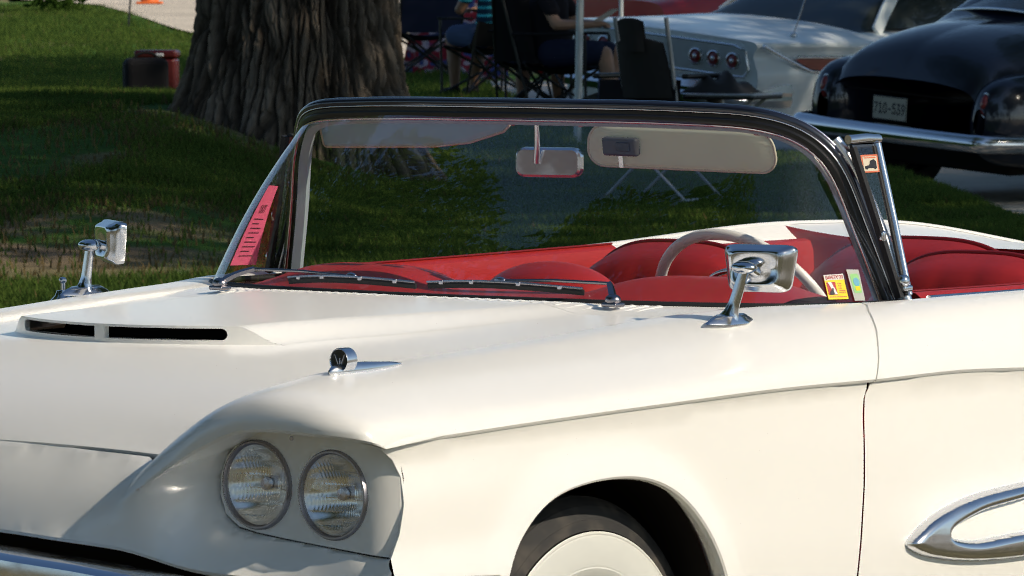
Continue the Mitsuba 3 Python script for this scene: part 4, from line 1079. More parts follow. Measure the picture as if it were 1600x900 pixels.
bsdf('floral', pr(mikit.proc(lambda p, n, uv: MIX(MIX((.35, .03, .05), (.62, .50, .55), SS(.5, .62, F(p.x * 14, p.y * 14, p.z * 14, octaves=2))), (.07, .10, .30), SS(.56, .66, F(p.x * 11 + 5, p.y * 11, p.z * 11 + 3, octaves=2)))), .85, .2))
bsdf('towel', pr(mikit.proc(lambda p, n, uv: mi.Color3f(.085, .115, .20) * (.5 + F(p.x * 18, p.y * 18, p.z * 3))), .9, .1))
bsdf('red_plastic', pr((.09, .009, .008), .35, .5)); bsdf('orange_plastic', pr((.75, .16, .03), .5, .4)); bsdf('white_plastic', pr((.7, .7, .7), .4, .5)); bsdf('paper', pr((.7, .7, .66), .8, .2))
def LF(D, s, yaw, z=None):
    """local frame on the ground: returns f(x right, y away, z up) turned by yaw about z"""
    o = site(D, s, float(lawn_z(D, s)) if z is None else z)
    c, s_ = math.cos(yaw), math.sin(yaw)
    ex = RGT * c + FWD * s_; ey = -RGT * s_ + FWD * c
    return lambda m: place(m, o, ex, ey, (0, 0, 1.))
def rod(a, b, r=.011): return tube(np.array([a, b], float), r, 8, (.1, .2, 1))
def camp_chair(D, s, yaw, fab, label, group, back_h=.95, w=.28, z=None):
    """folding camp chair; its back is towards -y (the sitter looks along +y)"""
    L = LF(D, s, yaw, z); t = thing('camp_chair', label, 'folding chair', group)
    u, v = np.meshgrid(np.linspace(-1, 1, 13), np.linspace(0, 1, 9), indexing='ij')
    seat = np.stack([u * w, -.22 + .46 * v, .44 - .05 * (1 - u * u) - .04 * np.sin(np.pi * v)], -1)
    obj('seat', L(cat(gridmesh(seat), gridmesh(seat + [0, 0, -.008]))), fab, t, smooth=50)
    back = np.stack([u * w * 1.02, -.24 - .14 * v - .06 * (1 - u * u), .42 + (back_h - .42) * v + .03 * (u * u) * v], -1)
    obj('back', L(cat(gridmesh(back), gridmesh(back + [0, -.008, 0]))), fab, t, smooth=50)
    for q in (-1, 1):
        obj('back_post', L(rod((q * w * 1.05, -.40, back_h + .02), (q * w * 1.0, -.16, .02))), 'black_metal', t)
        obj('front_post', L(rod((q * w * 1.05, .26, .64), (q * w, .26, .02))), 'black_metal', t)
        obj('armrest', L(rbox((.05, .56, .02), .008, (q * w * 1.12, -.03, .65))), fab, t)
    obj('leg', L(rod((-w, .25, .03), (w, -.22, .42))), 'black_metal', t); obj('leg', L(rod((w, .25, .03), (-w, -.22, .42))), 'black_metal', t)
    obj('leg', L(rod((-w, -.17, .03), (w, .24, .42))), 'black_metal', t); obj('leg', L(rod((w, -.17, .03), (-w, .24, .42))), 'black_metal', t)
    obj('leg', L(rod((-w, -.17, .03), (w, -.22, .44))), 'black_metal', t); obj('leg', L(rod((w, -.17, .03), (-w, -.22, .44))), 'black_metal', t)
    return t
GC = 'camp chairs under the canopy'
camp_chair(52.0, -.78, .25, 'navy_fabric', 'dark navy camp chair nearest the big tree trunk', GC, 1.05)
camp_chair(44.0, .17, -.15, 'black_fabric', 'tall black camp chair in the middle, back turned to the cream convertible', GC, 1.16, .25)
camp_chair(43.2, .40, -1.9, 'black_fabric', 'black camp chair on which the person in navy shorts sits', GC, .95)
camp_chair(47.6, -.20, .5, 'black_fabric', 'black camp chair on which the person in the striped blue shirt sits', GC, .60)

def limb_mesh(chains, edge=.022, it=8):
    M = m3.Manifold()
    for ch in chains:
        for (p, r), (q, r2) in zip(ch[:-1], ch[1:]):
            a = m3.Manifold.sphere(r, 20).translate(tuple(map(float, p))); b = m3.Manifold.sphere(r2, 20).translate(tuple(map(float, q)))
            M = M + m3.Manifold.batch_hull([a, b])
    M = M.refine_to_length(edge)
    k = M.to_mesh()
    m = trimesh.Trimesh(k.vert_properties[:, :3], k.tri_verts, process=True)
    return trimesh.smoothing.filter_taubin(m, iterations=it)
def person(D, s, yaw, label, shirt, shorts, skin='skin', arms='lap', long_legs=False, z=None, lean=.0):
    L = LF(D, s, yaw, z); t = thing('person', label, 'person')
    A = np.array
    hip = A([0, -.08, .50]); che = A([0, -.16 + lean, .86]); nk = A([0, -.15 + lean, 1.03]); hd = A([0, -.10 + lean, 1.19])
    body = [[(hip, .13), (A([0, -.13 + lean * .5, .68]), .125), (che, .135), (nk, .055), (hd + [0, .0, -.05], .065)]]
    feet, hands = [], []
    for q in (-1, 1):
        kn = A([q * .13, .36, .50]); an = A([q * .13, .40 + .08 * q, .07])
        body.append([(A([q * .09, -.06, .50]), .095), (kn, .060), (kn * .5 + an * .5 + [0, -.02, 0], .056), (an, .036), (an + [0, .0, -.03], .036)])
        body.append([(an + [0, -.02, -.035], .032), (an + [q * .02, .15, -.045], .026)])
        sh = A([q * .18, -.16 + lean, .96])
        el = A([q * .25, .0 + lean * .5, .72]); ha = A([q * .07, .25, .72]) if arms == 'lap' else A([q * .24, .24, .70])
        body.append([(nk + [0, 0, -.04], .06), (sh, .058), (el, .042), (ha, .028)])
        f = (ha - el) / np.linalg.norm(ha - el)
        sd = np.cross(f, [0, 0, 1.]); 
        hands.append([(ha, .028), (ha + f * .05 + sd * .018, .02)]); hands.append([(ha, .028), (ha + f * .05 - sd * .018, .02)])
        for w_i in (-1.5, -.5, .5, 1.5):
            ln = .075 - abs(w_i + .3) * .008
            b0 = ha + f * .055 + sd * w_i * .017
            hands.append([(b0, .010), (b0 + f * ln * .55, .009), (b0 + f * ln * .9 - A([0, 0, .022]), .008)])
        hands.append([(ha + f * .01 + sd * -q * .022, .012), (ha + f * .05 + sd * -q * .048, .010), (ha + f * .075 + sd * -q * .05, .009)])
    head = [[(hd + [0, .01, .02], .088), (hd + [0, .02, -.05], .066)], [(hd + [0, .105, -.005], .012), (hd + [0, .09, .03], .010)], [(hd + [-.09, .0, .0], .018), (hd + [-.085, 0, .03], .018)], [(hd + [.09, .0, .0], .018), (hd + [.085, 0, .03], .018)]]
    obj('body', L(limb_mesh(body + hands + head, .02, 5)), skin, t, smooth=True)
    obj('hair', L(ellipsoid((.098, .10, .09), hd + [0, -.025, .055], 3)), 'hair_brown', t, smooth=True)
    for q in (-1, 1): obj('eye', L(ellipsoid((.011, .008, .011), hd + [q * .033, .093, .025], 2)), 'white_plastic', t, smooth=True)
    obj('mouth', L(ellipsoid((.022, .006, .006), hd + [0, .086, -.045], 2)), 'skin_tan', t, smooth=True)
    sc_ = [[(hip + [0, 0, .03], .148), (A([0, -.13 + lean * .5, .68]), .14), (che, .15), (nk + [0, 0, -.05], .075)]]
    for q in (-1, 1):
        sc_.append([(nk + [0, 0, -.05], .075), (A([q * .18, -.16 + lean, .96]), .07), (A([q * .225, -.06 + lean, .82]), .06)])
    obj('shirt', L(limb_mesh(sc_, .025, 6)), shirt, t, smooth=True)
    lg = [[(A([-.09, -.06, .50]), .118), (A([.09, -.06, .50]), .118)]]
    for q in (-1, 1):
        lg.append([(A([q * .09, -.06, .50]), .115), (A([q * .125, .30, .505]), .088)])
        if long_legs: lg.append([(A([q * .13, .36, .50]), .078), (A([q * .13, .40 + .08 * q, .16]), .06)])
    obj('shorts' if not long_legs else 'trousers', L(limb_mesh(lg, .025, 6)), shorts, t, smooth=True)
    for q in (-1, 1):
        obj('shoe', L(hull(np.vstack([trimesh.creation.icosphere(2, .042).vertices + A([q * .13, .38 + .08 * q, .045]), trimesh.creation.icosphere(2, .032).vertices * [1.2, 1, 1] + A([q * .15, .56 + .08 * q, .034])]))), 'black_fabric', t, smooth=50)
person(43.2, .40, -1.9, 'person in a dark top and navy shorts sitting with bare legs, holding papers', 'shirt_dark', 'navy_fabric', 'skin', lean=.04)
person(47.6, -.20, .5, 'person in a dark blue shirt with turquoise stripes sitting behind the tall black chair', 'shirt_blue', 'denim', 'skin_tan')
person(44.0, .17, -.15, 'person in black clothes sitting in the tall black camp chair', 'shirt_dark', 'denim', 'skin_tan', arms='rest')
# papers held
L = LF(43.2, .40, -1.9)
pp = gridmesh(np.array([[(-.11, .27, .745), (-.10, .40, .83)], [(.11, .27, .745), (.10, .40, .83)]]))
obj('held_papers', L(cat(pp, gridmesh(np.array([[(-.09, .275, .752), (-.085, .41, .835)], [(.12, .275, .752), (.11, .41, .835)]])))), 'paper', label='white papers held by the person in navy shorts', category='paper', smooth=False)
# floral cloth on the ground side of the navy chair
def drape(L, w, z1, z0, depth, name, mat, label, category, seed):
    u, v = np.meshgrid(np.linspace(-1, 1, 60), np.linspace(0, 1, 30), indexing='ij')
    fold = .035 * np.sin(u * 9 + seed + 1.2 * v) * (0.3 + v) + .02 * np.sin(u * 21 + seed * 2) * v
    Pq = np.stack([u * w * (.75 + .35 * v), depth * v + fold, z1 + (z0 - z1) * v + .03 * u * u], -1)
    obj(name, L(cat(gridmesh(Pq), gridmesh(Pq + [0, .006, 0]))), mat, label=label, category=category, smooth=True)
drape(LF(53.4, -.52, .0), .46, .80, .03, -.05, 'floral_cloth', 'floral', 'red and blue floral cloth hanging between the two left camp chairs', 'cloth', 1.0)
drape(LF(44.0, .76, .35), .13, .86, .16, -.10, 'blue_towel', 'towel', 'blue grey towel hanging down behind the canopy pole', 'towel', 2.3)
# canopy pole and its thinner mate
def pole(D, s, r, h, label, lean=0.0):
    z0 = float(lawn_z(D, s)); t = thing('canopy_pole', label, 'pole', None)
    b = site(D, s, z0)
    obj('shaft', tube(np.array([b, b + RGT * lean + [0, 0, h]]), r, 14, (1, 0, 0)), 'pole_white', t, smooth=50)
    obj('foot_plate', rbox((.09, .09, .012), .004, b + [0, 0, .004]), 'pole_white', t)
    obj('top_joint', rbox((.06, .06, .1), .01, b + RGT * lean + [0, 0, h]), 'black_metal', t)
pole(39.6, .455, .026, 2.2, 'thick pale blue canopy pole in front of the seated people', .05)
pole(47, .90, .019, 2.2, 'thin grey canopy pole beside the dark folding chair', .0)
# folding director's chair with side tray, nearer than the others
def director_chair():
    L = LF(32.6, .86, -.55); t = thing('folding_chair', 'black folding chair with pale crossed legs and a side tray, beside the white car', 'folding chair')
    u, v = np.meshgrid(np.linspace(-1, 1, 15), np.linspace(0, 1, 9), indexing='ij')
    bk = np.stack([.07 + u * .16 * (1 - .12 * v * v), -.26 - .10 * v + .05 * (u * u - 1), .60 + .34 * v - .03 * u * u * v], -1)
    obj('back', L(cat(gridmesh(bk), gridmesh(bk + [0, -.03, 0]), gridmesh(np.stack([bk[:, -1], bk[:, -1] + [0, -.03, 0]], 0)))), 'charcoal_fabric', t, smooth=50)
    hr = np.stack([.06 + u * .075, -.40 - .05 * v + .02 * (u * u - 1), .86 + .19 * v - .02 * u * u * v], -1)
    obj('headrest', L(cat(gridmesh(hr), gridmesh(hr + [0, -.035, 0]))), 'charcoal_fabric', t, smooth=50)
    st = np.stack([u * .26, -.24 + .46 * v, .52 - .03 * (1 - u * u)], -1)
    obj('seat', L(cat(gridmesh(st), gridmesh(st + [0, 0, -.012]))), 'black_fabric', t, smooth=50)
    sk = np.stack([u * .25, -.27 + .04 * v, .40 + .30 * v], -1)
    obj('storage_pouch', L(cat(gridmesh(sk), gridmesh(sk + [0, -.05, 0]))), 'black_fabric', t, smooth=50)
    for q in (-1, 1):
        obj('back_post', L(rod((.07 + q * .165, -.24, .50), (.07 + q * .165, -.37, 1.05), .013)), 'grey_tube', t)
        obj('armrest', L(rbox((.05, .48, .03), .012, (q * .29, -.02, .72))), 'black_metal', t)
        obj('arm_post', L(rod((q * .28, .18, .50), (q * .28, .18, .72), .012)), 'grey_tube', t)
        obj('foot_rail', L(rod((q * .27, -.27, .02), (q * .27, .25, .02), .013)), 'grey_tube', t)
    for y in (-.22, .20):
        for q in (-1, 1):
            obj('leg', L(rod((q * .27, y, .02), (-q * .27, y, .51), .0085)), 'grey_tube', t)
    tr = rbox((.46, .34, .022), .01, (.44, .02, .60), 1)
    obj('side_tray', L(tr), 'black_metal', t)
    obj('tray_rim', L(cat(rod((.23, -.15, .615), (.66, -.15, .615), .008), rod((.66, -.15, .615), (.66, .19, .615), .008))), 'grey_tube', t)
    obj('tray_strut', L(rod((.30, -.05, .35), (.60, -.05, .59), .010)), 'grey_tube', t)
    obj('tray_strut', L(rod((.30, .10, .35), (.60, .10, .59), .010)), 'grey_tube', t)
    obj('cup_holder', L(lathe([(.04, .0), (.045, .09), (.043, .09), (.038, .005), (.0001, .005)], 'z', 20, (.33, .0, .51))), 'black_metal', t)
director_chair()
# folded umbrella stroller bits: a crumpled grey cover lying on the tray
u, v = np.meshgrid(np.linspace(-1, 1, 34), np.linspace(-1, 1, 22), indexing='ij')
cv = np.stack([.36 + u * .20, .03 + v * .14, .624 + .10 * (1 - u ** 2) * (1 - v ** 2) ** .5 + .03 * np.sin(u * 7 + v * 5) * (1 - u ** 2) * (1 - v * v)], -1)
obj('folded_jacket', LF(32.6, .86, -.55)(gridmesh(cv)), 'charcoal_fabric', label='dark crumpled jacket lying on the side tray of the folding chair', category='jacket', smooth=True)
# bag and cooler by the trunk
L = LF(47.0, -2.98, .2)
t = thing('black_bag', 'black soft bag standing left of the big tree trunk', 'bag')
obj('bag_body', L(rbox((.36, .26, .36), .06, (0, 0, .18), 2)), 'black_fabric', t, smooth=50)
obj('handle', L(tube(smoothpath([(-.10, -.02, .355), (-.07, -.03, .385), (.07, -.03, .385), (.10, -.02, .355)], 16), .012, 8)), 'black_fabric', t, smooth=50)
L = LF(48.6, -3.0, -.1)
t = thing('cooler', 'red cooler half hidden behind the black bag and the tree trunk', 'cooler')
obj('cooler_body', L(rbox((.34, .26, .30), .03, (.02, 0, .16), 2)), 'red_plastic', t, smooth=50)
obj('lid', L(rbox((.36, .28, .07), .025, (.02, 0, .345), 2)), 'red_plastic', t, smooth=50)
obj('lid_handle', L(rbox((.07, .30, .03), .01, (.06, 0, .34), 1)), 'white_plastic', t, smooth=50)
L = LF(81.0, -5.07, 0, float(street_z(81, 0)))
t = thing('traffic_cone', 'orange traffic cone far off on the pale street', 'traffic cone')
obj('cone', L(lathe([(.13, .03), (.05, .55), (.035, .70), (.0001, .70)], 'z', 24)), 'orange_plastic', t, smooth=40)
obj('foot', L(rbox((.36, .36, .035), .01, (0, 0, .018))), 'orange_plastic', t)
obj('sleeve', L(lathe([(.085, .33), (.063, .46), (.060, .46)], 'z', 24)), 'white_plastic', t, smooth=40)
b = site(69, -4.58, float(lawn_z(69, -4.58)))
t = thing('garden_stake', 'thin dark stake leaning in the grass at the edge of the pale street', 'stake')
obj('shaft', tube(np.array([b + [0, 0, -.05], b + RGT * .10 + [0, 0, 1.2]]), .012, 8, (1, 0, 0)), 'black_metal', t)
obj('tip', ellipsoid((.02, .02, .03), b + RGT * .10 + [0, 0, 1.21], 2), 'black_metal', t)
b = site(76, -6.0, float(lawn_z(76, -6.0)))
t = thing('shrub', 'small leafy shrub at the far left beyond the lawn', 'shrub')
obj('foliage', leaves(b + [0, 0, .42], (.55, .55, .48), 1500, .055, 91, .40), 'leaf', t, smooth=False)
sm = limbs(b, .5, 5, .4, .35, .015, 5); obj('stem', sm, 'bark', t, smooth=True, color=vcol(sm, (.08, .06, .045)))
# ================================================================== parked cars
bsdf('paint_silver', pr((.70, .76, .77), .26, .5, clearcoat=1.0, clearcoat_gloss=.96)); bsdf('paint_red', pr((.42, .012, .012), .25, .5, clearcoat=1.0, clearcoat_gloss=.97))
bsdf('red_lens', pr((.20, .008, .008), .12, .6, clearcoat=1.0)); bsdf('dark_glass', pr((.02, .028, .03), .05, .6, clearcoat=1.0)); bsdf('plate_paint', pr((.40, .38, .31), .5, .4)); bsdf('plate_ink', pr((.03, .03, .035), .5, .3))
bsdf('dull_grey', pr((.42, .46, .46), .4, .5))
def CF(D, s, ang, z, roll=0.0):
    """car frame: x = towards its nose, y = its left, origin under the middle of the tail; ang = turn of the nose to the right of FWD"""
    o = site(D, s, z); h = FWD * math.cos(ang) + RGT * math.sin(ang); l = FWD * math.sin(ang) - RGT * math.cos(ang)
    up = np.array([0, 0, 1.]); c_, s_ = math.cos(roll), math.sin(roll)      # roll: right side lower (street camber)
    return lambda m: place(m, o, h, l * c_ + up * s_, up * c_ - l * s_)
def loft(secs, n=49):
    """sections: list of (x, [(y, z) ...]) of one half, from the middle of the top to the bottom edge (y >= 0); mirrored, splined across x"""
    xs = np.array([a for a, _ in secs]); cp = np.array([b for _, b in secs], float)
    k = cp.shape[1]; tt = np.linspace(0, k - 1, 8 * (k - 1) + 1)
    rows = np.array([Akima1DInterpolator(np.arange(k), c)(tt) for c in cp])
    xx = np.linspace(xs[0], xs[-1], n)
    R = P1(xs, rows.reshape(len(xs), -1))(xx).reshape(n, len(tt), 2)
    Lh = np.concatenate([np.broadcast_to(xx[:, None, None], (n, len(tt), 1)), R], -1)
    full = np.concatenate([Lh[:, ::-1], (Lh * [1, -1, 1])[:, 1:]], 1)
    m = gridmesh(full, merge=False); return m, full
def car_wheel(t, L, x, y, r=.34, white=True):
    s = np.sign(y)
    W = key_for('wheel', t)
    a = lambda pr_: lathe([(q, s * h) for q, h in pr_], 'y', 40, (x, y, r))
    obj('tyre', L(a([(r * .6, .09), (r * .8, .1), (r * .95, .07), (r, .03), (r, -.06), (r * .6, -.09)])), 'tyre_rubber', W, smooth=40)
    if white: obj('whitewall', L(a([(r * .80, .102), (r * .70, .106), (r * .58, .098)])), 'whitewall_rubber', W, smooth=40)
    obj('hubcap', L(a([(r * .58, .09), (r * .5, .11), (r * .2, .12), (.0001, .125)])), 'chrome', W, smooth=40)
# --- black late-1940s style sedan
t = thing('black_sedan', 'glossy black rounded old sedan with a pale licence plate above its chrome rear bumper', 'car')
zs = float(street_z(39, 2.9)) - .02
L = CF(38.9, 2.62, math.radians(45), zs, math.radians(4.5))
secs = [(-.02, [(0,.86),(.22,.86),(.45,.84),(.60,.79),(.66,.70),(.66,.60),(.62,.46)]),
        (.05, [(0,1.00),(.24,.995),(.48,.955),(.63,.88),(.70,.76),(.70,.60),(.66,.42)]),
        (.22, [(0,1.12),(.25,1.115),(.50,1.06),(.66,.96),(.73,.82),(.73,.62),(.70,.38)]),
        (.55, [(0,1.205),(.26,1.20),(.52,1.14),(.68,1.03),(.76,.88),(.77,.64),(.74,.34)]),
        (.95, [(0,1.255),(.28,1.25),(.54,1.20),(.72,1.09),(.80,.92),(.82,.66),(.80,.32)]),
        (1.02, [(0,1.28),(.30,1.275),(.56,1.23),(.72,1.10),(.80,.93),(.82,.66),(.80,.32)]),
        (1.75, [(0,1.62),(.30,1.60),(.52,1.53),(.70,1.15),(.82,.95),(.85,.68),(.84,.30)]),
        (2.9, [(0,1.64),(.30,1.62),(.54,1.54),(.72,1.15),(.84,.95),(.87,.68),(.86,.30)]),
        (3.6, [(0,1.24),(.34,1.22),(.56,1.15),(.70,1.06),(.80,.93),(.85,.68),(.85,.30)]),
        (4.9, [(0,.98),(.25,.97),(.45,.93),(.60,.84),(.66,.74),(.68,.6),(.66,.36)])]
m, full = loft(secs, 70)
obj('body', L(m), 'paint_black', t, smooth=40)
for q in (-1, 1):
    fz = []
    for x, w, h, rz, c in [(-.05,.05,.10,.62,.70),(.0,.13,.22,.62,.71),(.10,.19,.29,.62,.72),(.35,.235,.335,.62,.73),(.8,.255,.345,.62,.735),(1.3,.24,.33,.62,.735),(1.8,.18,.26,.62,.74),(2.1,.05,.08,.62,.74)]:
        a = np.linspace(0, 2 * np.pi, 30, endpoint=False)
        fz.append(np.stack([0 * a + x, q * (c + np.sign(np.cos(a)) * np.abs(np.cos(a)) ** .8 * w), rz + np.where(np.sin(a) > 0, np.sin(a) * h, np.sin(a) * h * .9)], -1))
    fz = Akima1DInterpolator(np.arange(8), np.array(fz))(np.linspace(0, 7, 50))
    FD = obj('rear_fender', L(gridmesh(fz, close_v=True)), 'paint_black', t, smooth=50)
    TL = key_for('tail_light', t)
    obj('lens', L(ellipsoid((.035, .036, .072), (-.015, q * .715, .745), 3)), 'red_lens', TL, smooth=True)
    obj('bezel', L(sweep(np.array([(-.004, q * .715 + .045 * math.cos(a), .745 + .082 * math.sin(a)) for a in np.linspace(0, 6.283, 24, endpoint=False)]), circ(.008, 8), (1, 0, 0), True, False)), 'chrome', TL, smooth=60)
    car_wheel(t, L, 1.0, q * .80); car_wheel(t, L, 4.0, q * .78)
    win = obj('side_window', L(gridmesh(np.array([[(1.5, q * .772, 1.14), (1.75, q * .655, 1.46)], [(2.9, q * .80, 1.14), (2.85, q * .67, 1.46)]]))), 'dark_glass', t, smooth=False)
a = np.linspace(-1, 1, 21); b = np.linspace(0, 1, 12)
A_, B_ = np.meshgrid(a, b, indexing='ij')
rw = np.stack([1.06 + .60 * B_ + .0 * A_ - .02 + .10 * A_ * A_, A_ * (.56 - .10 * B_), 1.305 + .262 * B_ - .05 * A_ * A_], -1) + [-.035, 0, .012]
obj('rear_window', L(gridmesh(rw)), 'dark_glass', t, smooth=True)
rim = np.concatenate([rw[:, 0], rw[-1, 1:], rw[::-1, -1][1:], rw[0, ::-1][1:-1]])
obj('window_moulding', L(tube(rim, .012, 8, (1, 0, .5), True)), 'chrome', t, smooth=50)
# trunk lid seam as a raised bead, latch bar, plate
seam = []
for y in np.linspace(-.58, .58, 40): seam.append((-.045 + .075 * (abs(y) / .58) ** 2.2, y, .765 - .01 * abs(y)))
obj('lid_seam', L(tube(np.array(seam), .005, 6, (1, 0, 0))), 'dark_cavity', t, smooth=50)
PLt = key_for('licence_plate', t)
pm = rbox((.006, .305, .16), .003, (0, 0, 0)); po = np.array([-.075, .07, .655])
pf = lambda m_: L(place(m_, po, (1, 0, 0), (0, 1, 0), (0, 0, 1)))
obj('plate', pf(pm), 'plate_paint', PLt, smooth=30)
tx = meshkit.text_mesh('710-539', .072, .002, True)
wd = np.ptp(tx.vertices[:, 0]); tx.vertices[:, 0] -= tx.vertices[:, 0].min() + wd / 2; tx.vertices[:, 1] -= .036
tx.vertices[:, 0] *= .275 / wd
tx.vertices *= [1, 1, 1]
obj('plate_number', pf(place(tx, (-.0032, 0, 0), (0, -1., 0), (0, 0, 1.), (-1., 0, 0))), 'plate_ink', PLt, smooth=False)
obj('plate_rim', pf(tube(np.array([(-.003, -.148, -.076), (-.003, .148, -.076), (-.003, .148, .076), (-.003, -.148, .076)]), .003, 6, (1, 0, 0), True)), 'plate_ink', PLt, smooth=30)
yb_ = np.linspace(-.97, .97, 60)
bp = np.c_[-.20 + .05 * np.abs(yb_ / .97) ** 2 + .45 * np.clip((np.abs(yb_) - .80) / .17, 0, 1) ** 2, yb_, 0 * yb_ + .50]
obj('rear_bumper', L(sweep(bp, [(.02,-.062),(-.005,-.060),(-.028,-.045),(-.042,-.02),(-.045,.0),(-.040,.02),(-.028,.042),(-.005,.058),(.02,.060)], (0, 0, 1))), 'chrome', t, smooth=50)
obj('underbody', L(rbox((4.6, 1.4, .2), .03, (2.6, 0, .36))), 'dark_cavity', t)
# --- silver hardtop with triple round tail lights
t = thing('silver_coupe', 'pale silver old coupe with round tail lights and a red wedge on its flank', 'car')
zs = float(street_z(43.5, 1.2)) + .09
L = CF(44.6, 1.10, math.radians(42), zs, math.radians(5.5))
secs = [(0.0, [(0,.985),(.40,.985),(.78,.98),(.94,.965),(.96,.93),(.93,.86),(.985,.72),(.98,.60),(.93,.42),(.90,.32)]),
        (.12, [(0,1.00),(.40,1.00),(.78,.985),(.955,.972),(.975,.935),(.94,.86),(.99,.72),(.985,.60),(.95,.40),(.92,.30)]),
        (.9, [(0,1.03),(.40,1.025),(.78,1.0),(.965,.965),(.985,.93),(.955,.86),(.995,.72),(.99,.58),(.96,.38),(.93,.26)]),
        (1.35, [(0,1.05),(.40,1.045),(.76,1.015),(.96,.955),(.985,.915),(.965,.86),(.995,.72),(.99,.58),(.96,.36),(.93,.25)]),
        (3.6, [(0,1.0),(.40,.995),(.76,.98),(.95,.93),(.98,.89),(.965,.83),(.995,.70),(.99,.56),(.96,.36),(.93,.25)]),
        (5.1, [(0,.92),(.40,.915),(.76,.90),(.93,.86),(.96,.82),(.95,.76),(.98,.66),(.97,.54),(.94,.38),(.90,.30)])]
m, full = loft(secs, 60)
obj('body', L(m), 'paint_silver', t, smooth=32)
rear = full[0]
obj('tail_panel', L(tm(np.vstack([rear, [[0, 0, .65]]]), [[i, i + 1, len(rear)] for i in range(len(rear) - 1)])), 'paint_silver', t, smooth=False)
rp = Polygon([(-.86, .70), (.86, .70), (.90, .76), (.86, .90), (.74, .935), (-.74, .935), (-.86, .90), (-.90, .76)])
obj('light_panel', L(place(plate(rp, .012), (-.004, 0, 0), (0, 1., 0), (0, 0, 1.), (-1., 0, 0))), 'dull_grey', t, smooth=30)
ol = np.array(rp.exterior.coords)[:-1]
obj('panel_moulding', L(tube(np.c_[np.full(len(ol), -.014), ol], .010, 8, (1, 0, 0), True)), 'chrome', t, smooth=40)
for y in (.38, .56, .75, -.38, -.56, -.75):
    TL = key_for('tail_light', t)
    a = lambda pr_: L(lathe([(q, -h) for q, h in pr_], 'x', 32, (-.016, y, .815)))
    obj('ring', a([(.066, .0), (.064, .022), (.056, .026), (.050, .018), (.048, .0)]), 'chrome', TL, smooth=40)
    obj('lens', a([(.050, .010), (.03, .024), (.0001, .03)]), 'red_lens', TL, smooth=50)
    obj('lens_cap', a([(.018, .028), (.012, .036), (.0001, .037)]), 'chrome', TL, smooth=50)
yb_ = np.linspace(-1.0, 1.0, 60)
bp = np.c_[-.16 + .04 * np.abs(yb_) ** 2 + .5 * np.clip((np.abs(yb_) - .86) / .14, 0, 1) ** 1.6, yb_, .56 + 0 * yb_]
obj('rear_bumper', L(sweep(bp, [(.02,-.09),(-.02,-.085),(-.045,-.03),(-.03,.0),(-.045,.03),(-.02,.085),(.02,.09)], (0, 0, 1))), 'chrome', t, smooth=40)
for q in (-1, 1):
    x = np.linspace(.03, 3.5, 60)
    tr = np.c_[x, np.full(60, q * 1.0), np.interp(x, [.03, .25, .50, .62, .72, 3.5], [.955, .87, .785, .748, .742, .735])]
    obj('side_moulding', L(sweep(tr, circ(.012, 8), (0, 0, 1))), 'chrome', t, smooth=50)
    tr2 = np.c_[x[7:], np.full(53, q * .995), np.interp(x[7:], [.42, 1.0, 1.4, 3.5], [.858, .85, .84, .835])]
    obj('side_moulding', L(sweep(tr2, circ(.012, 8), (0, 0, 1))), 'chrome', t, smooth=50)
    wd_ = Polygon([(.42, .845), (2.6, .826), (2.6, .752), (.72, .755), (.60, .768)])
    obj('red_wedge', L(place(plate(wd_, .02), (0, q * .985, 0), (1., 0, 0), (0, 0, 1.), (0, q * 1., 0))), 'red_lens', t, smooth=False, label='red wedge shaped panel on the flank')
    car_wheel(t, L, 1.25, q * .86, .35); car_wheel(t, L, 4.2, q * .86, .35)
secs = [(1.45, [(0,1.05),(.35,1.048),(.62,1.035),(.78,1.01)]), (2.15, [(0,1.36),(.35,1.35),(.58,1.31),(.76,1.04)]), (2.70, [(0,1.42),(.35,1.41),(.60,1.36),(.80,1.0)]), (3.40, [(0,1.36),(.35,1.35),(.60,1.31),(.80,.99)]), (4.00, [(0,1.02),(.35,1.015),(.62,1.0),(.78,.97)])]
m, _ = loft(secs, 40)
obj('greenhouse', L(m), 'dark_glass', t, smooth=40)
m, _ = loft([(2.02, [(0,1.385),(.35,1.375),(.55,1.35),(.62,1.30)]), (2.70, [(0,1.455),(.35,1.445),(.58,1.41),(.66,1.36)]), (3.35, [(0,1.40),(.35,1.39),(.58,1.36),(.66,1.31)])], 24)
obj('roof', L(m), 'paint_silver', t, smooth=40)
for q in (-1, 1):
    obj('roof_pillar', L(sweep(np.array([(1.65, q * .80, 1.02), (1.85, q * .72, 1.18), (2.10, q * .62, 1.34)]), [(-.05,-.012),(.05,-.012),(.05,.012),(-.05,.012)], (0, q, .4))), 'paint_silver', t, smooth=30)
for y, x in ((-.80, .62),):
    obj('antenna', L(cat(ellipsoid((.035, .025, .02), (x, y, 1.01), 2), tube(np.array([(x, y, 1.01), (x + .25, y + .02, 1.55)]), .005, 6, (0, 1, 0)))), 'chrome', t, smooth=40)
obj('underbody', L(rbox((4.6, 1.5, .2), .03, (2.5, 0, .34))), 'dark_cavity', t)
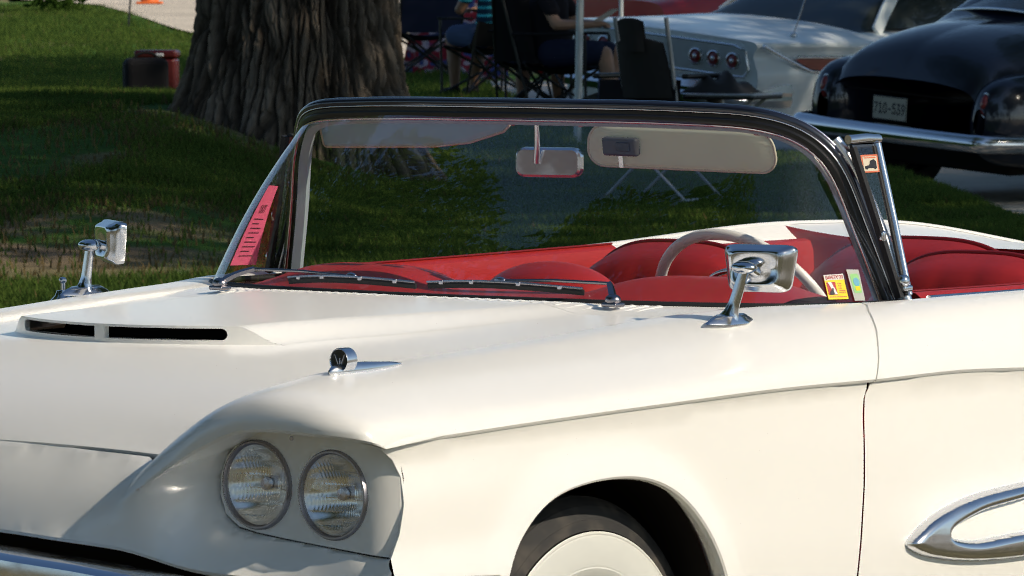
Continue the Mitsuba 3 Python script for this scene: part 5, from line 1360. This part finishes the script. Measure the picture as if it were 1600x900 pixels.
# --- red car further along the row
t = thing('red_car', 'glossy red car with chrome trim parked beyond the silver coupe', 'car')
L = CF(52.0, .75, math.radians(48), float(street_z(52, .5)) + .05)
secs = [(0, [(0,1.0),(.4,.995),(.75,.97),(.90,.90),(.95,.76),(.94,.55),(.90,.34)]), (.5, [(0,1.08),(.4,1.07),(.77,1.03),(.92,.93),(.97,.76),(.96,.5),(.92,.28)]), (1.6, [(0,1.14),(.4,1.13),(.78,1.07),(.93,.95),(.98,.76),(.97,.5),(.93,.26)]), (4.6, [(0,.98),(.4,.97),(.76,.93),(.90,.86),(.95,.74),(.94,.5),(.9,.3)])]
m, full = loft(secs, 40)
obj('body', L(m), 'paint_red', t, smooth=40)
rear = full[0]
obj('tail_panel', L(tm(np.vstack([rear, [[0, 0, .65]]]), [[i, i + 1, len(rear)] for i in range(len(rear) - 1)])), 'paint_red', t, smooth=False)
m, _ = loft([(1.4, [(0,1.13),(.35,1.125),(.62,1.10),(.78,1.05)]), (2.0, [(0,1.48),(.35,1.46),(.56,1.42),(.76,1.05)]), (2.9, [(0,1.47),(.35,1.45),(.56,1.41),(.77,1.03)]), (3.5, [(0,1.04),(.35,1.035),(.6,1.02),(.75,.99)])], 36)
obj('greenhouse', L(m), 'dark_glass', t, smooth=40)
for q in (-1, 1):
    obj('side_moulding', L(tube(np.array([(.2, q * .975, .80), (2.4, q * 1.0, .80), (4.4, q * .965, .78)]), .014, 8)), 'chrome', t, smooth=40)
    obj('tail_light', L(ellipsoid((.03, .09, .06), (-.01, q * .66, .80), 2)), 'red_lens', t, smooth=True)
    car_wheel(t, L, 1.1, q * .84, .34); car_wheel(t, L, 3.9, q * .84, .34)
obj('rear_bumper', L(rbox((.09, 1.8, .14), .04, (-.10, 0, .52), 2)), 'chrome', t, smooth=50)
# ================================================================== paper and stickers on the glass
bsdf('pink_paper', pr((.85, .15, .27), .8, .2)); bsdf('ink', pr((.10, .03, .05), .8, .2))
bsdf('sticker_yellow', pr((.80, .62, .02), .5, .4)); bsdf('sticker_white', pr((.72, .72, .68), .5, .4)); bsdf('sticker_red', pr((.45, .03, .03), .5, .4))
bsdf('sticker_green', pr((.30, .60, .22), .5, .4)); bsdf('sticker_blue', pr((.16, .42, .55), .5, .4)); bsdf('sticker_grey', pr((.45, .46, .42), .5, .4)); bsdf('sticker_cream', pr((.62, .55, .42), .5, .4)); bsdf('sticker_orange', pr((.60, .16, .08), .5, .4)); bsdf('sticker_ink', pr((.02, .02, .025), .5, .4))
def flat(poly, z):
    p2, t2, _ = region(poly, .12)
    return np.c_[p2, np.full(len(p2), z)], t2
def rect(a, b, c, d): return Polygon([(a, b), (c, b), (c, d), (a, d)])
def on_glass(uv, side):
    """uv: four (u, v) corners bottom-left, bottom-right, top-right, top-left; side +1 outside, -1 inside"""
    c = np.array(uv, float)
    def f(V):
        x, y, z = V[:, :1], V[:, 1:2], V[:, 2]
        q = c[0] * (1 - x) * (1 - y) + c[1] * x * (1 - y) + c[2] * x * y + c[3] * (1 - x) * y
        p = glass(q[:, 0], q[:, 1]); e = 1e-3
        n = np.cross(glass(q[:, 0] + e, q[:, 1]) - p, glass(q[:, 0], q[:, 1] + e) - p)
        n /= np.linalg.norm(n, axis=1, keepdims=True)
        n *= np.sign(np.sum(n * (p - [2.2, 0, 1.05]), 1))[:, None]
        return p + n * (side * .003 + z)[:, None]
    return f
def decal(f, name, poly, z, mat, parent=None, **kw):
    V, t2 = flat(poly, z); return obj(name, tm(f(V), t2), mat, parent, smooth=True, **kw)
def lettering(f, name, text, x0, x1, y0, y1, z, mat, parent, bold=False):
    m = meshkit.text_mesh(text, 1.0, .0004, bold)
    v = m.vertices; a, b = v.min(0), v.max(0)
    m.vertices = f(np.c_[x0 + (v[:, 0] - a[0]) / (b[0] - a[0]) * (x1 - x0), y0 + (v[:, 1] - a[1]) / (b[1] - a[1]) * (y1 - y0), z + v[:, 2]])
    return obj(name, m, mat, parent, smooth=False)
f = on_glass([(-.797, .020), (-.852, .020), (-.852, .160), (-.793, .150)], 1)
S1 = decal(f, 'safety_sticker', rect(0, 0, 1, 1), 0, 'sticker_yellow', CAR, label='yellow and white inspection sticker with red lettering in the windshield corner')
decal(f, 'white_band', rect(0, .78, 1, 1), .0005, 'sticker_white', S1)
lettering(f, 'lettering', "SAFETY'23", .05, .95, .81, .96, .001, 'sticker_red', S1, True)
decal(f, 'picture', rect(.06, .18, .50, .70), .0005, 'sticker_red', S1)
decal(f, 'picture_stripe', Polygon([(.12, .70), (.30, .70), (.50, .20), (.36, .20)]), .0009, 'sticker_white', S1)
decal(f, 'picture_figure', Polygon([(.12, .18), (.14, .30), (.22, .36), (.30, .46), (.36, .42), (.32, .34), (.36, .24), (.30, .18)]), .0013, 'sticker_ink', S1)
for k, y in enumerate((.62, .53, .44, .34, .27)):
    decal(f, 'print_line', rect(.60, y - .018, .78 if k < 3 else .94, y + .018), .0005, 'sticker_orange', S1)
decal(f, 'print_line', rect(.08, .08, .92, .115), .0005, 'sticker_orange', S1)
f = on_glass([(-.868, .008), (-.897, .008), (-.905, .185), (-.866, .185)], 1)
S2 = decal(f, 'permit_sticker', rect(0, 0, 1, 1), 0, 'sticker_grey', CAR, label='grey sticker with a green and blue emblem beside the pillar')
decal(f, 'emblem', rect(.14, .24, .86, .86).buffer(-.1).buffer(.1), .0005, 'sticker_green', S2)
decal(f, 'emblem_disc', Polygon([(.55 + .26 * math.cos(a), .60 + .14 * math.sin(a)) for a in np.linspace(0, 6.28, 16)]), .0009, 'sticker_blue', S2)
decal(f, 'emblem_field', rect(.34, .32, .74, .46), .0009, 'sticker_yellow', S2)
f = on_glass([(.790, .085), (.905, .085), (.880, .590), (.800, .575)], -1)
PP = decal(f, 'pink_sheet', rect(0, 0, 1, 1), -.004, 'pink_paper', None, label='bright pink paper sheet standing behind the passenger side of the windshield', category='paper')
for k, y in enumerate(np.linspace(.12, .58, 9)):
    decal(f, 'print_line', rect(.22, y - .005, .80 - .16 * (k % 3 == 1), y + .005), -.0055, 'ink', PP)
lettering(f, 'heading', 'OUT', .30, .72, .66, .76, -.0062, 'ink', PP)
def onvent(V): return np.array([VP(1.862 + .054 * x + .006 * (y - 1), 1.188 + .033 * y, .004 + z) for x, y, z in V])
S3 = decal(onvent, 'club_sticker', rect(0, 0, 1, 1), 0, 'sticker_orange', CAR, label='small square sticker with a red border and a dark old car on the vent window')
decal(onvent, 'sticker_field', rect(.09, .08, .91, .90), .0005, 'sticker_cream', S3)
decal(onvent, 'sticker_car', Polygon([(.16, .22), (.16, .36), (.42, .42), (.50, .66), (.72, .74), (.84, .62), (.86, .24), (.74, .16), (.66, .24), (.36, .24), (.28, .16)]), .0009, 'sticker_ink', S3)
decal(onvent, 'print_line', rect(.16, .80, .84, .86), .0009, 'sticker_orange', S3)
# black clip-on box on the driver's sun visor
o = at1(np.array([[.20, .47]]))[0]
ex = at1(np.array([[.40, .47]]))[0] - o; ex /= np.linalg.norm(ex); ey = at1(np.array([[.20, .2]]))[0] - o; ey -= ex * (ex @ ey); ey /= np.linalg.norm(ey)
t = thing('remote_box', 'small black box clipped onto the sun visor behind the windshield', 'remote control')
obj('box', place(rbox((.078, .036, .018), .006, (0, 0, 0), 2), o + nv1 * .016, ex, ey), 'smoke_plastic', t, smooth=40)
obj('button', place(rbox((.030, .018, .004), .0015, (.010, .002, .010)), o + nv1 * .016, ex, ey, nv1), 'black_trim', t, smooth=40)
obj('clip', place(rbox((.010, .030, .003), .001, (-.004, -.028, .004)), o + nv1 * .010, ex, ey, nv1), 'chrome', t, smooth=40)
